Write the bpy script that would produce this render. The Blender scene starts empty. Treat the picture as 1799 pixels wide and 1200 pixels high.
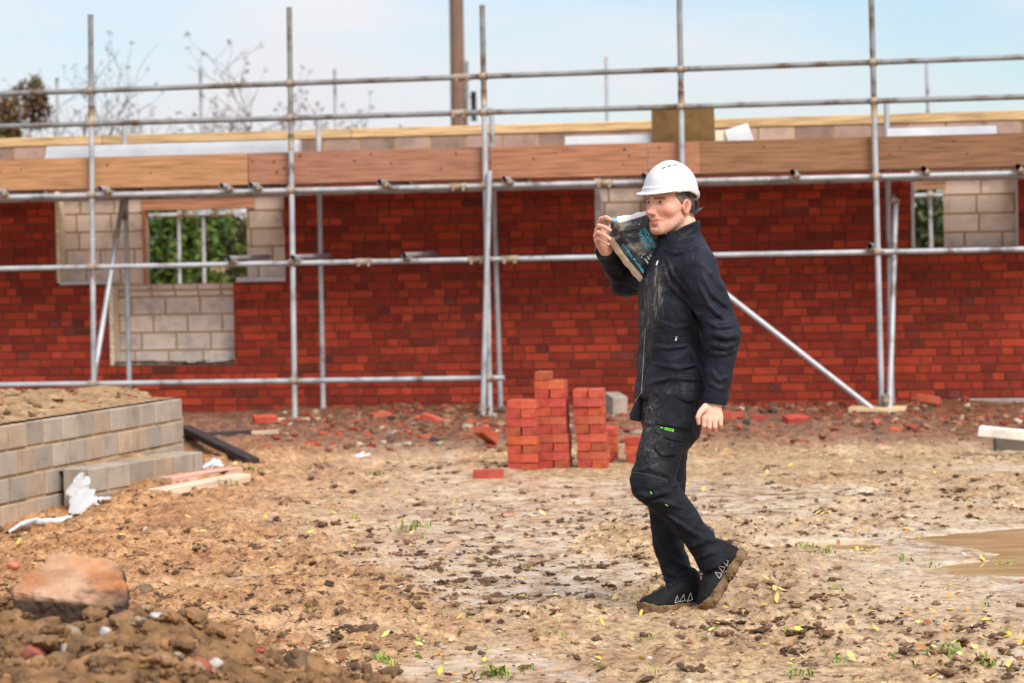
import bpy, bmesh, math, random
import numpy as np
from mathutils import Vector, Matrix

random.seed(7)
RNG = np.random.RandomState(11)
SC = bpy.context.scene
COL = SC.collection
R_ = math.radians

# ------------------------------------------------------------------ camera
CAM_H = 1.49
FPX = 1799 * 85.0 / 36.0
PITCH = math.atan(158.0 / FPX)
ROLL = 0.0195
cam_d = bpy.data.cameras.new('camera')
cam_d.lens = 85.0
cam_d.sensor_width = 36.0
cam_d.sensor_fit = 'HORIZONTAL'
cam_d.clip_start = 0.1
cam_d.clip_end = 2000.0
cam_d.dof.use_dof = True
cam_d.dof.focus_distance = 9.75
cam_d.dof.aperture_fstop = 3.8
cam_o = bpy.data.objects.new('camera', cam_d)
COL.objects.link(cam_o)
CR = Matrix.Rotation(math.pi / 2 - PITCH, 3, 'X') @ Matrix.Rotation(-ROLL, 3, 'Z')
cam_o.matrix_world = Matrix.Translation((0, 0, CAM_H)) @ CR.to_4x4()
SC.camera = cam_o
CRN = np.array(CR)
CAMP = np.array([0, 0, CAM_H])

# ------------------------------------------------------------------ world: blue sky with broken high cloud
SUN_EL, SUN_AZ = R_(44), R_(30)      # azimuth measured from "behind the camera" towards the right
world = bpy.data.worlds.new('World')
SC.world = world
world.use_nodes = True
wn, wl = world.node_tree.nodes, world.node_tree.links
wn.clear()
w_out = wn.new('ShaderNodeOutputWorld')
w_bg = wn.new('ShaderNodeBackground')
w_sky = wn.new('ShaderNodeTexSky')
w_sky.sky_type = 'NISHITA'
w_sky.sun_disc = False
w_sky.sun_elevation = SUN_EL
w_sky.sun_rotation = math.pi - SUN_AZ
w_sky.air_density = 1.0
w_sky.dust_density = 0.6
w_bg.inputs['Strength'].default_value = 0.11
w_tc = wn.new('ShaderNodeTexCoord')
w_map = wn.new('ShaderNodeMapping')
w_map.inputs['Scale'].default_value = (2.8, 2.8, 8.0)
w_map.inputs['Location'].default_value = (6.0941, 7.0642, 4.6842)
w_n = wn.new('ShaderNodeTexNoise')
w_n.inputs['Scale'].default_value = 1.9
w_n.inputs['Detail'].default_value = 5
w_n.inputs['Roughness'].default_value = 0.5
w_r = wn.new('ShaderNodeMapRange')
w_r.inputs['From Min'].default_value = 0.36
w_r.inputs['From Max'].default_value = 0.58
w_r.inputs['To Min'].default_value = 0.2
w_r.inputs['To Max'].default_value = 1.0
w_sep = wn.new('ShaderNodeSeparateXYZ')
w_el = wn.new('ShaderNodeMapRange')     # an overcast sky is brighter overhead than at the horizon
w_el.inputs['From Min'].default_value = 0.06
w_el.inputs['From Max'].default_value = 0.9
w_el.inputs['To Min'].default_value = 6.3
w_el.inputs['To Max'].default_value = 13.0
w_cl = wn.new('ShaderNodeVectorMath')
w_cl.operation = 'SCALE'
w_cl.inputs[0].default_value = (1.0, 1.0, 1.045)
w_mix = wn.new('ShaderNodeMix')
w_mix.data_type = 'RGBA'
wl.new(w_tc.outputs['Generated'], w_map.inputs['Vector'])
wl.new(w_map.outputs['Vector'], w_n.inputs['Vector'])
wl.new(w_n.outputs['Fac'], w_r.inputs['Value'])
wl.new(w_tc.outputs['Generated'], w_sep.inputs[0])
wl.new(w_sep.outputs['Z'], w_el.inputs['Value'])
wl.new(w_el.outputs[0], w_cl.inputs['Scale'])
wl.new(w_r.outputs[0], w_mix.inputs['Factor'])
w_tint = wn.new('ShaderNodeMix'); w_tint.data_type = 'RGBA'; w_tint.blend_type = 'MULTIPLY'
w_tint.inputs['Factor'].default_value = 1.0
w_tint.inputs[7].default_value = (0.84, 0.95, 1.05, 1)
wl.new(w_sky.outputs['Color'], w_tint.inputs[6])
wl.new(w_tint.outputs[2], w_mix.inputs[6])
wl.new(w_cl.outputs[0], w_mix.inputs[7])
wl.new(w_mix.outputs[2], w_bg.inputs['Color'])
wl.new(w_bg.outputs[0], w_out.inputs['Surface'])

# ------------------------------------------------------------------ sun, veiled by cloud
sun_d = bpy.data.lights.new('sun', 'SUN')
sun_d.energy = 3.6
sun_d.angle = R_(30)
sun_d.color = (1.0, 0.94, 0.85)
sun_o = bpy.data.objects.new('sun', sun_d)
COL.objects.link(sun_o)
sdir = Vector((math.sin(SUN_AZ) * math.cos(SUN_EL), -math.cos(SUN_AZ) * math.cos(SUN_EL), math.sin(SUN_EL)))
sun_o.rotation_euler = sdir.to_track_quat('Z', 'Y').to_euler()
sun_o.location = sdir * 50
SC.view_settings.view_transform = 'Standard'
SC.view_settings.look = 'None'
SC.view_settings.exposure = 0.27
SC.view_settings.gamma = 1.0
SC.cycles.max_bounces = 6
SC.cycles.use_denoising = True

# ------------------------------------------------------------------ projection helpers (photo pixel <-> world at a chosen real depth)
def ray(px, py):
    px, py = np.asarray(px, float), np.asarray(py, float)
    c = np.stack([(px - 899.5) / FPX, (600 - py) / FPX, -np.ones_like(px * 1.0 + py * 0)], -1)
    return c @ CRN.T

def at(px, py, Y):
    d = ray(px, py)
    return CAMP + d * (np.asarray(Y, float) / d[..., 1])[..., None]

def gp(px, py, z=0.0):
    d = ray(px, py)
    return CAMP + d * ((z - CAM_H) / d[..., 2])[..., None]

def proj(P):
    c = (np.asarray(P) - CAMP) @ CRN
    return 899.5 + FPX * c[..., 0] / -c[..., 2], 600 - FPX * c[..., 1] / -c[..., 2]

WA = math.atan(0.15)
WY = 22.1
WO = np.array([0, WY, 0.0])
WU = np.array([math.cos(WA), -math.sin(WA), 0])
WN = np.array([-math.sin(WA), -math.cos(WA), 0])
WM = Matrix.Translation(Vector(WO)) @ Matrix.Rotation(-WA, 4, 'Z')   # wall frame: x along wall, -y towards camera

def wp(px, py, n=0.0):
    """pixel -> (u, z) on the vertical plane n metres in front of the brick face"""
    d = ray(px, py)
    t = ((WO + WN * n - CAMP) @ WN) / (d @ WN)
    P = CAMP + d * np.asarray(t)[..., None]
    return (P - WO) @ WU, P[..., 2]

# ------------------------------------------------------------------ object helpers
def tag(o, label=None, cat=None, group=None, kind=None):
    if label: o['label'] = label
    if cat: o['category'] = cat
    if group: o['group'] = group
    if kind: o['kind'] = kind
    return o

def mesh_np(name, V, F, mat=None, cols=None, smooth=False, parent=None, mats=None, mi=None):
    """V (n,3), F (m,k) or list of arrays/lists"""
    V = np.ascontiguousarray(V, dtype=np.float32)
    me = bpy.data.meshes.new(name)
    if isinstance(F, np.ndarray):
        m, k = F.shape
        loops = F.astype(np.int32).ravel()
        starts = np.arange(0, m * k, k, dtype=np.int32)
        tot = np.full(m, k, dtype=np.int32)
    else:
        tot = np.array([len(f) for f in F], dtype=np.int32)
        loops = np.concatenate([np.asarray(f, dtype=np.int32) for f in F])
        starts = np.concatenate([[0], np.cumsum(tot)[:-1]]).astype(np.int32)
        m = len(tot)
    me.vertices.add(len(V)); me.vertices.foreach_set('co', V.ravel())
    me.loops.add(len(loops)); me.loops.foreach_set('vertex_index', loops)
    me.polygons.add(m)
    me.polygons.foreach_set('loop_start', starts)
    me.polygons.foreach_set('loop_total', tot)
    me.polygons.foreach_set('use_smooth', np.full(m, bool(smooth)))
    if cols is not None:
        c = np.ones((len(V), 4), dtype=np.float32)
        c[:, :np.shape(cols)[1]] = cols
        a = me.color_attributes.new('Col', 'FLOAT_COLOR', 'POINT')
        a.data.foreach_set('color', c.ravel())
    if mats:
        for x in mats: me.materials.append(x)
        if mi is not None: me.polygons.foreach_set('material_index', np.asarray(mi, dtype=np.int32))
    elif mat: me.materials.append(mat)
    me.update(calc_edges=True)
    me.validate()
    o = bpy.data.objects.new(name, me)
    COL.objects.link(o)
    if parent is not None:
        o.parent = parent
    return o

def empty(name, loc=(0, 0, 0), rz=0.0):
    o = bpy.data.objects.new(name, None)
    o.empty_display_size = 0.1
    o.location = loc
    o.rotation_euler = (0, 0, rz)
    COL.objects.link(o)
    return o

class MB:
    """collects quads/tubes into one mesh"""
    def __init__(s):
        s.V, s.F, s.C = [], [], []
        s.n = 0
    def add(s, V, F, c=(1, 1, 1)):
        V = np.asarray(V, float)
        s.V.append(V)
        s.F += [[i + s.n for i in f] for f in F]
        s.C.append(np.tile(np.asarray(c, float), (len(V), 1)))
        s.n += len(V)
    def box(s, x0, x1, y0, y1, z0, z1, c=(1, 1, 1), M=None, jit=0):
        V = np.array([[x, y, z] for z in (z0, z1) for y in (y0, y1) for x in (x0, x1)], float)
        if jit: V += RNG.uniform(-jit, jit, V.shape)
        if M is not None: V = V @ np.array(M)[:3, :3].T + np.array(M)[:3, 3]
        s.add(V, [[0, 2, 3, 1], [4, 5, 7, 6], [0, 1, 5, 4], [2, 6, 7, 3], [0, 4, 6, 2], [1, 3, 7, 5]], c)
    def bevbox(s, x0, x1, y0, y1, z0, z1, b=0.004, c=(1, 1, 1), M=None, jit=0):
        bm = bmesh.new()
        bmesh.ops.create_cube(bm, size=1.0)
        for v in bm.verts:
            v.co = Vector(((x0 + x1) / 2 + v.co.x * (x1 - x0), (y0 + y1) / 2 + v.co.y * (y1 - y0), (z0 + z1) / 2 + v.co.z * (z1 - z0)))
        bmesh.ops.bevel(bm, geom=bm.edges[:], offset=b, segments=1, affect='EDGES')
        bm.verts.index_update()
        V = np.array([v.co[:] for v in bm.verts])
        F = [[v.index for v in f.verts] for f in bm.faces]
        bm.free()
        if jit: V += RNG.uniform(-jit, jit, V.shape)
        if M is not None: V = V @ np.array(M)[:3, :3].T + np.array(M)[:3, 3]
        s.add(V, F, c)
    def tube(s, pts, r, n=10, c=(1, 1, 1), cap=True, hollow=0.0):
        pts = np.asarray(pts, float)
        m = len(pts)
        r = np.broadcast_to(np.asarray(r, float), (m,))
        T = np.gradient(pts, axis=0)
        T /= np.linalg.norm(T, axis=1)[:, None] + 1e-12
        up = np.array([0, 0, 1.0]) if abs(T[0][2]) < 0.9 else np.array([0, 1.0, 0])
        V = []
        for i in range(m):
            a = np.cross(T[i], up); a /= np.linalg.norm(a)
            b = np.cross(a, T[i])
            an = np.arange(n) * 2 * np.pi / n
            V.append(pts[i] + r[i] * (np.cos(an)[:, None] * a + np.sin(an)[:, None] * b))
        V = np.concatenate(V)
        F = [[i * n + j, i * n + (j + 1) % n, (i + 1) * n + (j + 1) % n, (i + 1) * n + j] for i in range(m - 1) for j in range(n)]
        if cap:
            F.append([j for j in range(n)])
            F.append([(m - 1) * n + j for j in range(n)][::-1])
        s.add(V, F, c)
    def build(s, name, mat, parent=None, smooth=False, M=None):
        o = mesh_np(name, np.concatenate(s.V), s.F, mat, np.concatenate(s.C), smooth, parent)
        if M is not None: o.matrix_world = M
        return o

# ------------------------------------------------------------------ numpy noise
def _h(ix, iy, iz, seed):
    n = (ix.astype(np.int64) * 374761393 + iy.astype(np.int64) * 668265263 + iz.astype(np.int64) * 2147483647 + seed * 1274126177) & 0xFFFFFFFF
    n = ((n ^ (n >> 13)) * 1274126177) & 0xFFFFFFFF
    n = ((n ^ (n >> 15)) * 2246822519) & 0xFFFFFFFF
    return ((n ^ (n >> 16)) & 0xFFFFFF) / float(0xFFFFFF)

def noise2(x, y, seed=0):
    ix, iy = np.floor(x), np.floor(y)
    fx, fy = x - ix, y - iy
    fx = fx * fx * (3 - 2 * fx); fy = fy * fy * (3 - 2 * fy)
    z = np.zeros_like(ix)
    a = _h(ix, iy, z, seed); b = _h(ix + 1, iy, z, seed); c = _h(ix, iy + 1, z, seed); d = _h(ix + 1, iy + 1, z, seed)
    return (a + (b - a) * fx) * (1 - fy) + (c + (d - c) * fx) * fy

def noise3(P, seed=0):
    ip = np.floor(P); f = P - ip
    f = f * f * (3 - 2 * f)
    x, y, z = ip[..., 0], ip[..., 1], ip[..., 2]
    r = 0
    for i in (0, 1):
        for j in (0, 1):
            for k in (0, 1):
                w = (f[..., 0] if i else 1 - f[..., 0]) * (f[..., 1] if j else 1 - f[..., 1]) * (f[..., 2] if k else 1 - f[..., 2])
                r = r + w * _h(x + i, y + j, z + k, seed)
    return r

def fbm2(x, y, oct=4, seed=0, gain=0.5):
    s, a, t = 0, 1, 0
    for o in range(oct):
        s = s + a * noise2(x * 2 ** o + o * 17.3, y * 2 ** o - o * 9.1, seed + o); t += a; a *= gain
    return s / t

def fbm3(P, oct=3, seed=0, gain=0.5):
    s, a, t = 0, 1, 0
    for o in range(oct):
        s = s + a * noise3(P * 2 ** o + o * 13.7, seed + o); t += a; a *= gain
    return s / t

def sstep(a, b, x):
    t = np.clip((x - a) / (b - a), 0, 1)
    return t * t * (3 - 2 * t)

# ------------------------------------------------------------------ materials
def new_mat(name):
    m = bpy.data.materials.new(name)
    m.use_nodes = True
    nt = m.node_tree
    return m, nt.nodes, nt.links, nt.nodes['Principled BSDF']

def ramp_mat(name, cols, scale=6.0, detail=6, rough=0.8, bump=0.2, bscale=40.0, dist=0.01, coord='Object', stretch=(1, 1, 1), attr=False,
             spec=0.4, metal=0.0, rough2=None, pos=None, mulvar=0.0):
    """noise-driven colour ramp, optionally multiplied with the mesh colour attribute"""
    m, n, l, p = new_mat(name)
    tc = n.new('ShaderNodeTexCoord'); mp = n.new('ShaderNodeMapping'); mp.inputs['Scale'].default_value = stretch
    l.new(tc.outputs[coord], mp.inputs['Vector'])
    tx = n.new('ShaderNodeTexNoise'); tx.inputs['Scale'].default_value = scale; tx.inputs['Detail'].default_value = detail
    tx.inputs['Roughness'].default_value = 0.62
    l.new(mp.outputs[0], tx.inputs['Vector'])
    rp = n.new('ShaderNodeValToRGB')
    e = rp.color_ramp.elements
    pos = pos or [0.3 + 0.4 * i / max(1, len(cols) - 1) for i in range(len(cols))]
    e[0].position, e[0].color = pos[0], (*cols[0], 1)
    e[1].position, e[1].color = pos[-1], (*cols[-1], 1)
    for i in range(1, len(cols) - 1):
        x = e.new(pos[i]); x.color = (*cols[i], 1)
    l.new(tx.outputs['Fac'], rp.inputs['Fac'])
    out = rp.outputs['Color']
    if attr:
        at_ = n.new('ShaderNodeAttribute'); at_.attribute_name = 'Col'
        mx = n.new('ShaderNodeMix'); mx.data_type = 'RGBA'; mx.blend_type = 'MULTIPLY'; mx.inputs['Factor'].default_value = 1
        l.new(out, mx.inputs[6]); l.new(at_.outputs['Color'], mx.inputs[7])
        out = mx.outputs[2]
    l.new(out, p.inputs['Base Color'])
    p.inputs['Roughness'].default_value = rough
    p.inputs['Specular IOR Level'].default_value = spec
    p.inputs['Metallic'].default_value = metal
    if rough2 is not None:
        mr = n.new('ShaderNodeMapRange'); mr.inputs['From Min'].default_value = 0.35; mr.inputs['From Max'].default_value = 0.65
        mr.inputs['To Min'].default_value = rough; mr.inputs['To Max'].default_value = rough2
        l.new(tx.outputs['Fac'], mr.inputs['Value']); l.new(mr.outputs[0], p.inputs['Roughness'])
    if bump:
        b = n.new('ShaderNodeBump'); b.inputs['Strength'].default_value = bump; b.inputs['Distance'].default_value = dist
        t2 = n.new('ShaderNodeTexNoise'); t2.inputs['Scale'].default_value = bscale; t2.inputs['Detail'].default_value = 5
        l.new(mp.outputs[0], t2.inputs['Vector']); l.new(t2.outputs['Fac'], b.inputs['Height']); l.new(b.outputs[0], p.inputs['Normal'])
    return m

M = {}
M['brick'] = ramp_mat('brick', [(0.72, 0.7, 0.7), (1.0, 1.0, 1.0), (1.12, 1.1, 1.05)], 9, 8, 0.85, 0.5, 60, 0.004, attr=True, spec=0.25)
M['mortar'] = ramp_mat('mortar', [(0.12, 0.046, 0.027), (0.18, 0.072, 0.042)], 5, 6, 0.95, 0.4, 60, 0.004, spec=0.2)
M['block'] = ramp_mat('block', [(0.7, 0.7, 0.7), (1.0, 0.98, 0.96), (1.12, 1.08, 1.05)], 7, 9, 0.95, 0.6, 90, 0.004, attr=True, spec=0.2)
M['block_mortar'] = ramp_mat('block_mortar', [(0.42, 0.27, 0.13), (0.58, 0.4, 0.21)], 6, 6, 0.95, 0.4, 60, 0.004, spec=0.2)
M['wood'] = ramp_mat('wood', [(0.38, 0.36, 0.35), (0.85, 0.83, 0.8), (1.12, 1.12, 1.12)], 5.0, 12, 0.8, 0.3, 25, 0.004, stretch=(0.5, 11, 11), attr=True, spec=0.2)
M['galv'] = ramp_mat('galvanised_tube', [(0.17, 0.14, 0.12), (0.36, 0.375, 0.4), (0.5, 0.515, 0.54)], 5, 8, 0.42, 0.15, 60, 0.002, stretch=(1, 1, 1),
                     spec=0.5, metal=0.35, pos=[0.33, 0.43, 0.7], rough2=0.6)
M['rust'] = ramp_mat('rusty_steel', [(0.12, 0.07, 0.04), (0.3, 0.23, 0.16), (0.4, 0.36, 0.3)], 14, 6, 0.6, 0.3, 60, 0.003, spec=0.4, metal=0.2)
M['white_steel'] = ramp_mat('white_steel', [(0.4, 0.42, 0.45), (0.56, 0.58, 0.61)], 3, 6, 0.45, 0.05, 20, 0.002, spec=0.5)
M['white_board'] = ramp_mat('white_board', [(0.55, 0.55, 0.56), (0.7, 0.7, 0.71)], 4, 6, 0.7, 0.1, 20, 0.002)
M['cream_board'] = ramp_mat('cream_board', [(0.66, 0.56, 0.38), (0.78, 0.69, 0.5)], 4, 6, 0.7, 0.1, 20, 0.002)
M['plywood'] = ramp_mat('plywood', [(0.12, 0.065, 0.02), (0.22, 0.125, 0.045)], 9, 8, 0.75, 0.2, 40, 0.002, spec=0.3)
M['plastic'] = ramp_mat('white_plastic', [(0.42, 0.43, 0.45), (0.6, 0.61, 0.63)], 6, 4, 0.4, 0.2, 30, 0.005, spec=0.5)
M['stone'] = ramp_mat('stone', [(0.65, 0.65, 0.65), (1.0, 1.0, 1.0), (1.15, 1.12, 1.08)], 8, 8, 0.75, 0.5, 50, 0.006, attr=True, spec=0.35)
M['bark'] = ramp_mat('bark', [(0.05, 0.035, 0.03), (0.12, 0.085, 0.07)], 9, 6, 0.9, 0.3, 30, 0.01)
M['pole_wood'] = ramp_mat('pole_wood', [(0.09, 0.05, 0.04), (0.18, 0.115, 0.075), (0.13, 0.08, 0.08)], 2.0, 7, 0.85, 0.3, 20, 0.01, stretch=(6, 6, 0.6))
M['leaf'] = ramp_mat('leaf', [(0.5, 0.5, 0.5), (0.85, 0.85, 0.85)], 3, 3, 0.6, 0, attr=True, spec=0.2)
M['litter'] = ramp_mat('litter_leaf', [(0.75, 0.75, 0.75), (1.1, 1.1, 1.1)], 8, 3, 0.5, 0, attr=True, spec=0.4)
M['dark'] = ramp_mat('dark_plastic', [(0.012, 0.012, 0.014), (0.022, 0.022, 0.025)], 20, 3, 0.5, 0)
M['wall_mortar'] = ramp_mat('wall_mortar', [(0.34, 0.21, 0.1), (0.5, 0.34, 0.18)], 6, 6, 0.95, 0.4, 60, 0.004, spec=0.2)
M['weathered'] = ramp_mat('backlit_rusty_tube', [(0.12, 0.075, 0.045), (0.2, 0.2, 0.2), (0.3, 0.31, 0.32)], 5, 8, 0.5, 0.2, 60, 0.002, spec=0.4, metal=0.3, pos=[0.36, 0.46, 0.7], rough2=0.65)  # rusty steel tone, darkened in colour to look backlit against the sky
# ================================================================== GROUND
PUD = [((2.75, 11.75), (0.95, 0.85)), ((2.25, 10.95), (0.42, 0.2))]

def pud_mask(x, y):
    """>0 inside the puddles"""
    w = 0.3 * (fbm2(x * 2.2, y * 2.2, 3, 90) - 0.5) * 2
    e = 1 - np.sqrt(((x - 2.85) / 0.5) ** 2 + ((y - 11.5) / 0.6) ** 2)
    a = 1 - np.sqrt(((x - 2.9) / 0.72) ** 2 + ((y - 12.05) / 0.66) ** 2)
    b = 1 - np.sqrt(((x - 2.42) / 0.52) ** 2 + ((y - 11.05) / 0.27) ** 2)
    c = 1 - np.sqrt(((x - 1.56) / 0.24) ** 2 + ((y - 12.0) / 0.17) ** 2)
    return np.maximum(np.maximum(np.maximum(a, b), c), e) + w

def wall_n(x, y):
    return (np.stack([x, y, 0 * x], -1) - WO) @ WN

def base_h(x, y):
    h = 0.035 * (fbm2(x * 0.9, y * 0.9, 3, 5) - 0.5)
    n = wall_n(x, y)
    rub = sstep(4.4, 2.6, n) * sstep(-0.6, 0.2, n)
    h = h + rub * (0.075 + 0.11 * (fbm2(x * 1.6, y * 1.6, 3, 21) - 0.45))
    # earth level changes along the low block wall on the left
    h = h + 0.05 * sstep(-1.3, -1.9, x) * sstep(13.6, 15.0, y) * sstep(19.5, 16.5, y) - 0.13 * sstep(-2.35, -2.75, x) * sstep(12.6, 13.8, y) * sstep(16, 15.2, y)
    return h

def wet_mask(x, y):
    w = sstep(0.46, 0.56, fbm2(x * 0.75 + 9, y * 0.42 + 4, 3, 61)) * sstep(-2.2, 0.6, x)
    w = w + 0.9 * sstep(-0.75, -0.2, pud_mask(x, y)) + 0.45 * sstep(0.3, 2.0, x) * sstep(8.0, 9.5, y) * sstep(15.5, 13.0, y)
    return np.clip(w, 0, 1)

def ground_h(x, y):
    h = base_h(x, y)
    rough = sstep(0.35, 0.6, fbm2(x * 0.8 + 3, y * 0.55, 3, 33))
    near = sstep(24, 20, y) * (1 - 0.86 * wet_mask(x, y))
    c = fbm2(x * 9, y * 9, 3, 41)
    h = h + near * (0.014 + 0.045 * rough) * (c - 0.5) * 1.6
    r = 1 - np.abs(2 * fbm2(x * 17, y * 13, 2, 57) - 1)
    h = h + near * (0.006 + 0.022 * rough) * r ** 3
    h = h + near * (0.006 + 0.008 * rough) * (noise2(x * 40, y * 40, 71) - 0.5)
    p = pud_mask(x, y)
    k = sstep(-0.25, 0.12, p)
    return h * (1 - k) + k * (-0.03) 

def axis(a):
    return np.unique(np.round(np.concatenate(a), 4))
gx = axis([np.linspace(-900, -60, 12), np.linspace(-60, -12, 14), np.linspace(-12, -3.6, 40), np.arange(-3.6, 3.6, 0.022), np.linspace(3.6, 12, 40), np.linspace(12, 60, 14), np.linspace(60, 900, 12)])
gy = axis([np.linspace(-60, 2, 10), np.linspace(2, 7.4, 40), np.arange(7.4, 13, 0.016), np.arange(13, 22.4, 0.027), np.linspace(22.4, 30, 24), np.linspace(30, 80, 16), np.linspace(80, 1500, 18)])
GX, GY = np.meshgrid(gx, gy, indexing='ij')
GZ = ground_h(GX, GY)
nx, ny = GX.shape
ii = np.arange(nx * ny).reshape(nx, ny)
GF = np.stack([ii[:-1, :-1], ii[1:, :-1], ii[1:, 1:], ii[:-1, 1:]], -1).reshape(-1, 4)
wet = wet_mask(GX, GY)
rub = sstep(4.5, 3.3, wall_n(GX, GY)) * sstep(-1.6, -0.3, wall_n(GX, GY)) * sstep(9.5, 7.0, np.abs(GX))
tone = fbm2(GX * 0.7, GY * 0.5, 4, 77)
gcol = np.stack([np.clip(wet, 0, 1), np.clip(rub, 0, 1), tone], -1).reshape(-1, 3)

def ground_material():
    m, n, l, p = new_mat('mud')
    tc = n.new('ShaderNodeTexCoord')
    at_ = n.new('ShaderNodeAttribute'); at_.attribute_name = 'Col'
    sp = n.new('ShaderNodeSeparateColor'); l.new(at_.outputs['Color'], sp.inputs[0])
    def noise(scale, det=6, rgh=0.6, st=None):
        t = n.new('ShaderNodeTexNoise'); t.inputs['Scale'].default_value = scale; t.inputs['Detail'].default_value = det; t.inputs['Roughness'].default_value = rgh
        l.new(tc.outputs['Object'], t.inputs['Vector']); return t.outputs['Fac']
    def ramp(fac, stops):
        r = n.new('ShaderNodeValToRGB'); e = r.color_ramp.elements
        e[0].position, e[0].color = stops[0][0], (*stops[0][1], 1)
        e[1].position, e[1].color = stops[-1][0], (*stops[-1][1], 1)
        for s in stops[1:-1]:
            x = e.new(s[0]); x.color = (*s[1], 1)
        l.new(fac, r.inputs['Fac']); return r.outputs['Color']
    def mix(f, a, b, mode='MIX'):
        x = n.new('ShaderNodeMix'); x.data_type = 'RGBA'; x.blend_type = mode
        if isinstance(f, float): x.inputs['Factor'].default_value = f
        else: l.new(f, x.inputs['Factor'])
        l.new(a, x.inputs[6]); l.new(b, x.inputs[7]); return x.outputs[2]
    big = ramp(noise(1.4, 8), [(0.3, (0.3, 0.17, 0.082)), (0.5, (0.45, 0.305, 0.17)), (0.7, (0.57, 0.43, 0.28))])
    fine = ramp(noise(34, 8, 0.7), [(0.34, (0.25, 0.19, 0.15)), (0.46, (0.82, 0.8, 0.77)), (0.58, (1.0, 1.0, 1.0)), (0.70, (1.45, 1.42, 1.36))])
    c = mix(0.9, big, fine, 'MULTIPLY')
    spk = ramp(noise(95, 3, 0.6), [(0.33, (0.4, 0.33, 0.28)), (0.44, (1, 1, 1)), (0.66, (1, 1, 1)), (0.76, (1.5, 1.45, 1.35))])  # dark dots paint in the small shadows cast by crumbs
    c = mix(0.8, c, spk, 'MULTIPLY')
    clod = ramp(noise(15, 7, 0.72), [(0.35, (0.22, 0.16, 0.12)), (0.46, (0.8, 0.76, 0.72)), (0.56, (1.05, 1.05, 1.05)), (0.68, (1.45, 1.48, 1.5))])
    c = mix(0.85, c, clod, 'MULTIPLY')
    warm = n.new('ShaderNodeRGB'); warm.outputs[0].default_value = (0.98, 0.74, 0.55, 1)
    cw = mix(1.0, c, warm.outputs[0], 'MULTIPLY')
    sx = n.new('ShaderNodeSeparateXYZ'); l.new(tc.outputs['Object'], sx.inputs[0])
    mx_ = n.new('ShaderNodeMapRange'); mx_.inputs['From Min'].default_value = 0.6; mx_.inputs['From Max'].default_value = -2.0; l.new(sx.outputs['X'], mx_.inputs['Value'])
    c = mix(mx_.outputs[0], c, cw)
    wet_sheen = n.new('ShaderNodeRGB'); wet_sheen.outputs[0].default_value = (0.56, 0.475, 0.375, 1)  # pale tint imitating sky reflection on the wet mud
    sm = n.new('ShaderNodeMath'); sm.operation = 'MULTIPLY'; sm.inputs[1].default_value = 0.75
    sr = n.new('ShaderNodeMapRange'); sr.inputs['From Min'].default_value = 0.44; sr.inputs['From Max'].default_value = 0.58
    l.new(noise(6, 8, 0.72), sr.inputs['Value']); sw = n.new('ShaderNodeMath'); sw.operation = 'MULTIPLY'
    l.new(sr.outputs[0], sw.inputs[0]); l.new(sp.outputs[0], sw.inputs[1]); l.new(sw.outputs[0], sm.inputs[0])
    c = mix(sm.outputs[0], c, wet_sheen.outputs[0])
    rubc = ramp(noise(11, 9, 0.8), [(0.36, (0.035, 0.018, 0.012)), (0.47, (0.13, 0.055, 0.03)), (0.57, (0.25, 0.115, 0.06)), (0.66, (0.3, 0.07, 0.03))])
    c = mix(sp.outputs[1], c, rubc)
    l.new(c, p.inputs['Base Color'])
    mr = n.new('ShaderNodeMapRange'); mr.inputs['To Min'].default_value = 0.8; mr.inputs['To Max'].default_value = 0.13
    wn_ = n.new('ShaderNodeMath'); wn_.operation = 'MULTIPLY'
    wr = n.new('ShaderNodeMapRange'); wr.inputs['From Min'].default_value = 0.38; wr.inputs['From Max'].default_value = 0.56
    l.new(noise(9, 7, 0.7), wr.inputs['Value']); l.new(wr.outputs[0], wn_.inputs[0]); l.new(sp.outputs[0], wn_.inputs[1])
    l.new(wn_.outputs[0], mr.inputs['Value'])
    l.new(mr.outputs[0], p.inputs['Roughness'])
    p.inputs['Specular IOR Level'].default_value = 0.5
    b1 = n.new('ShaderNodeBump'); b1.inputs['Strength'].default_value = 0.7; b1.inputs['Distance'].default_value = 0.012
    l.new(noise(55, 6, 0.65), b1.inputs['Height'])
    bs = n.new('ShaderNodeMapRange'); bs.inputs['To Min'].default_value = 0.7; bs.inputs['To Max'].default_value = 0.12
    l.new(wn_.outputs[0], bs.inputs['Value']); l.new(bs.outputs[0], b1.inputs['Strength'])
    l.new(b1.outputs[0], p.inputs['Normal'])
    return m
M['mud'] = ground_material()
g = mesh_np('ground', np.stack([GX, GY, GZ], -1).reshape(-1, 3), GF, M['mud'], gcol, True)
g['kind'] = 'structure'

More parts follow.
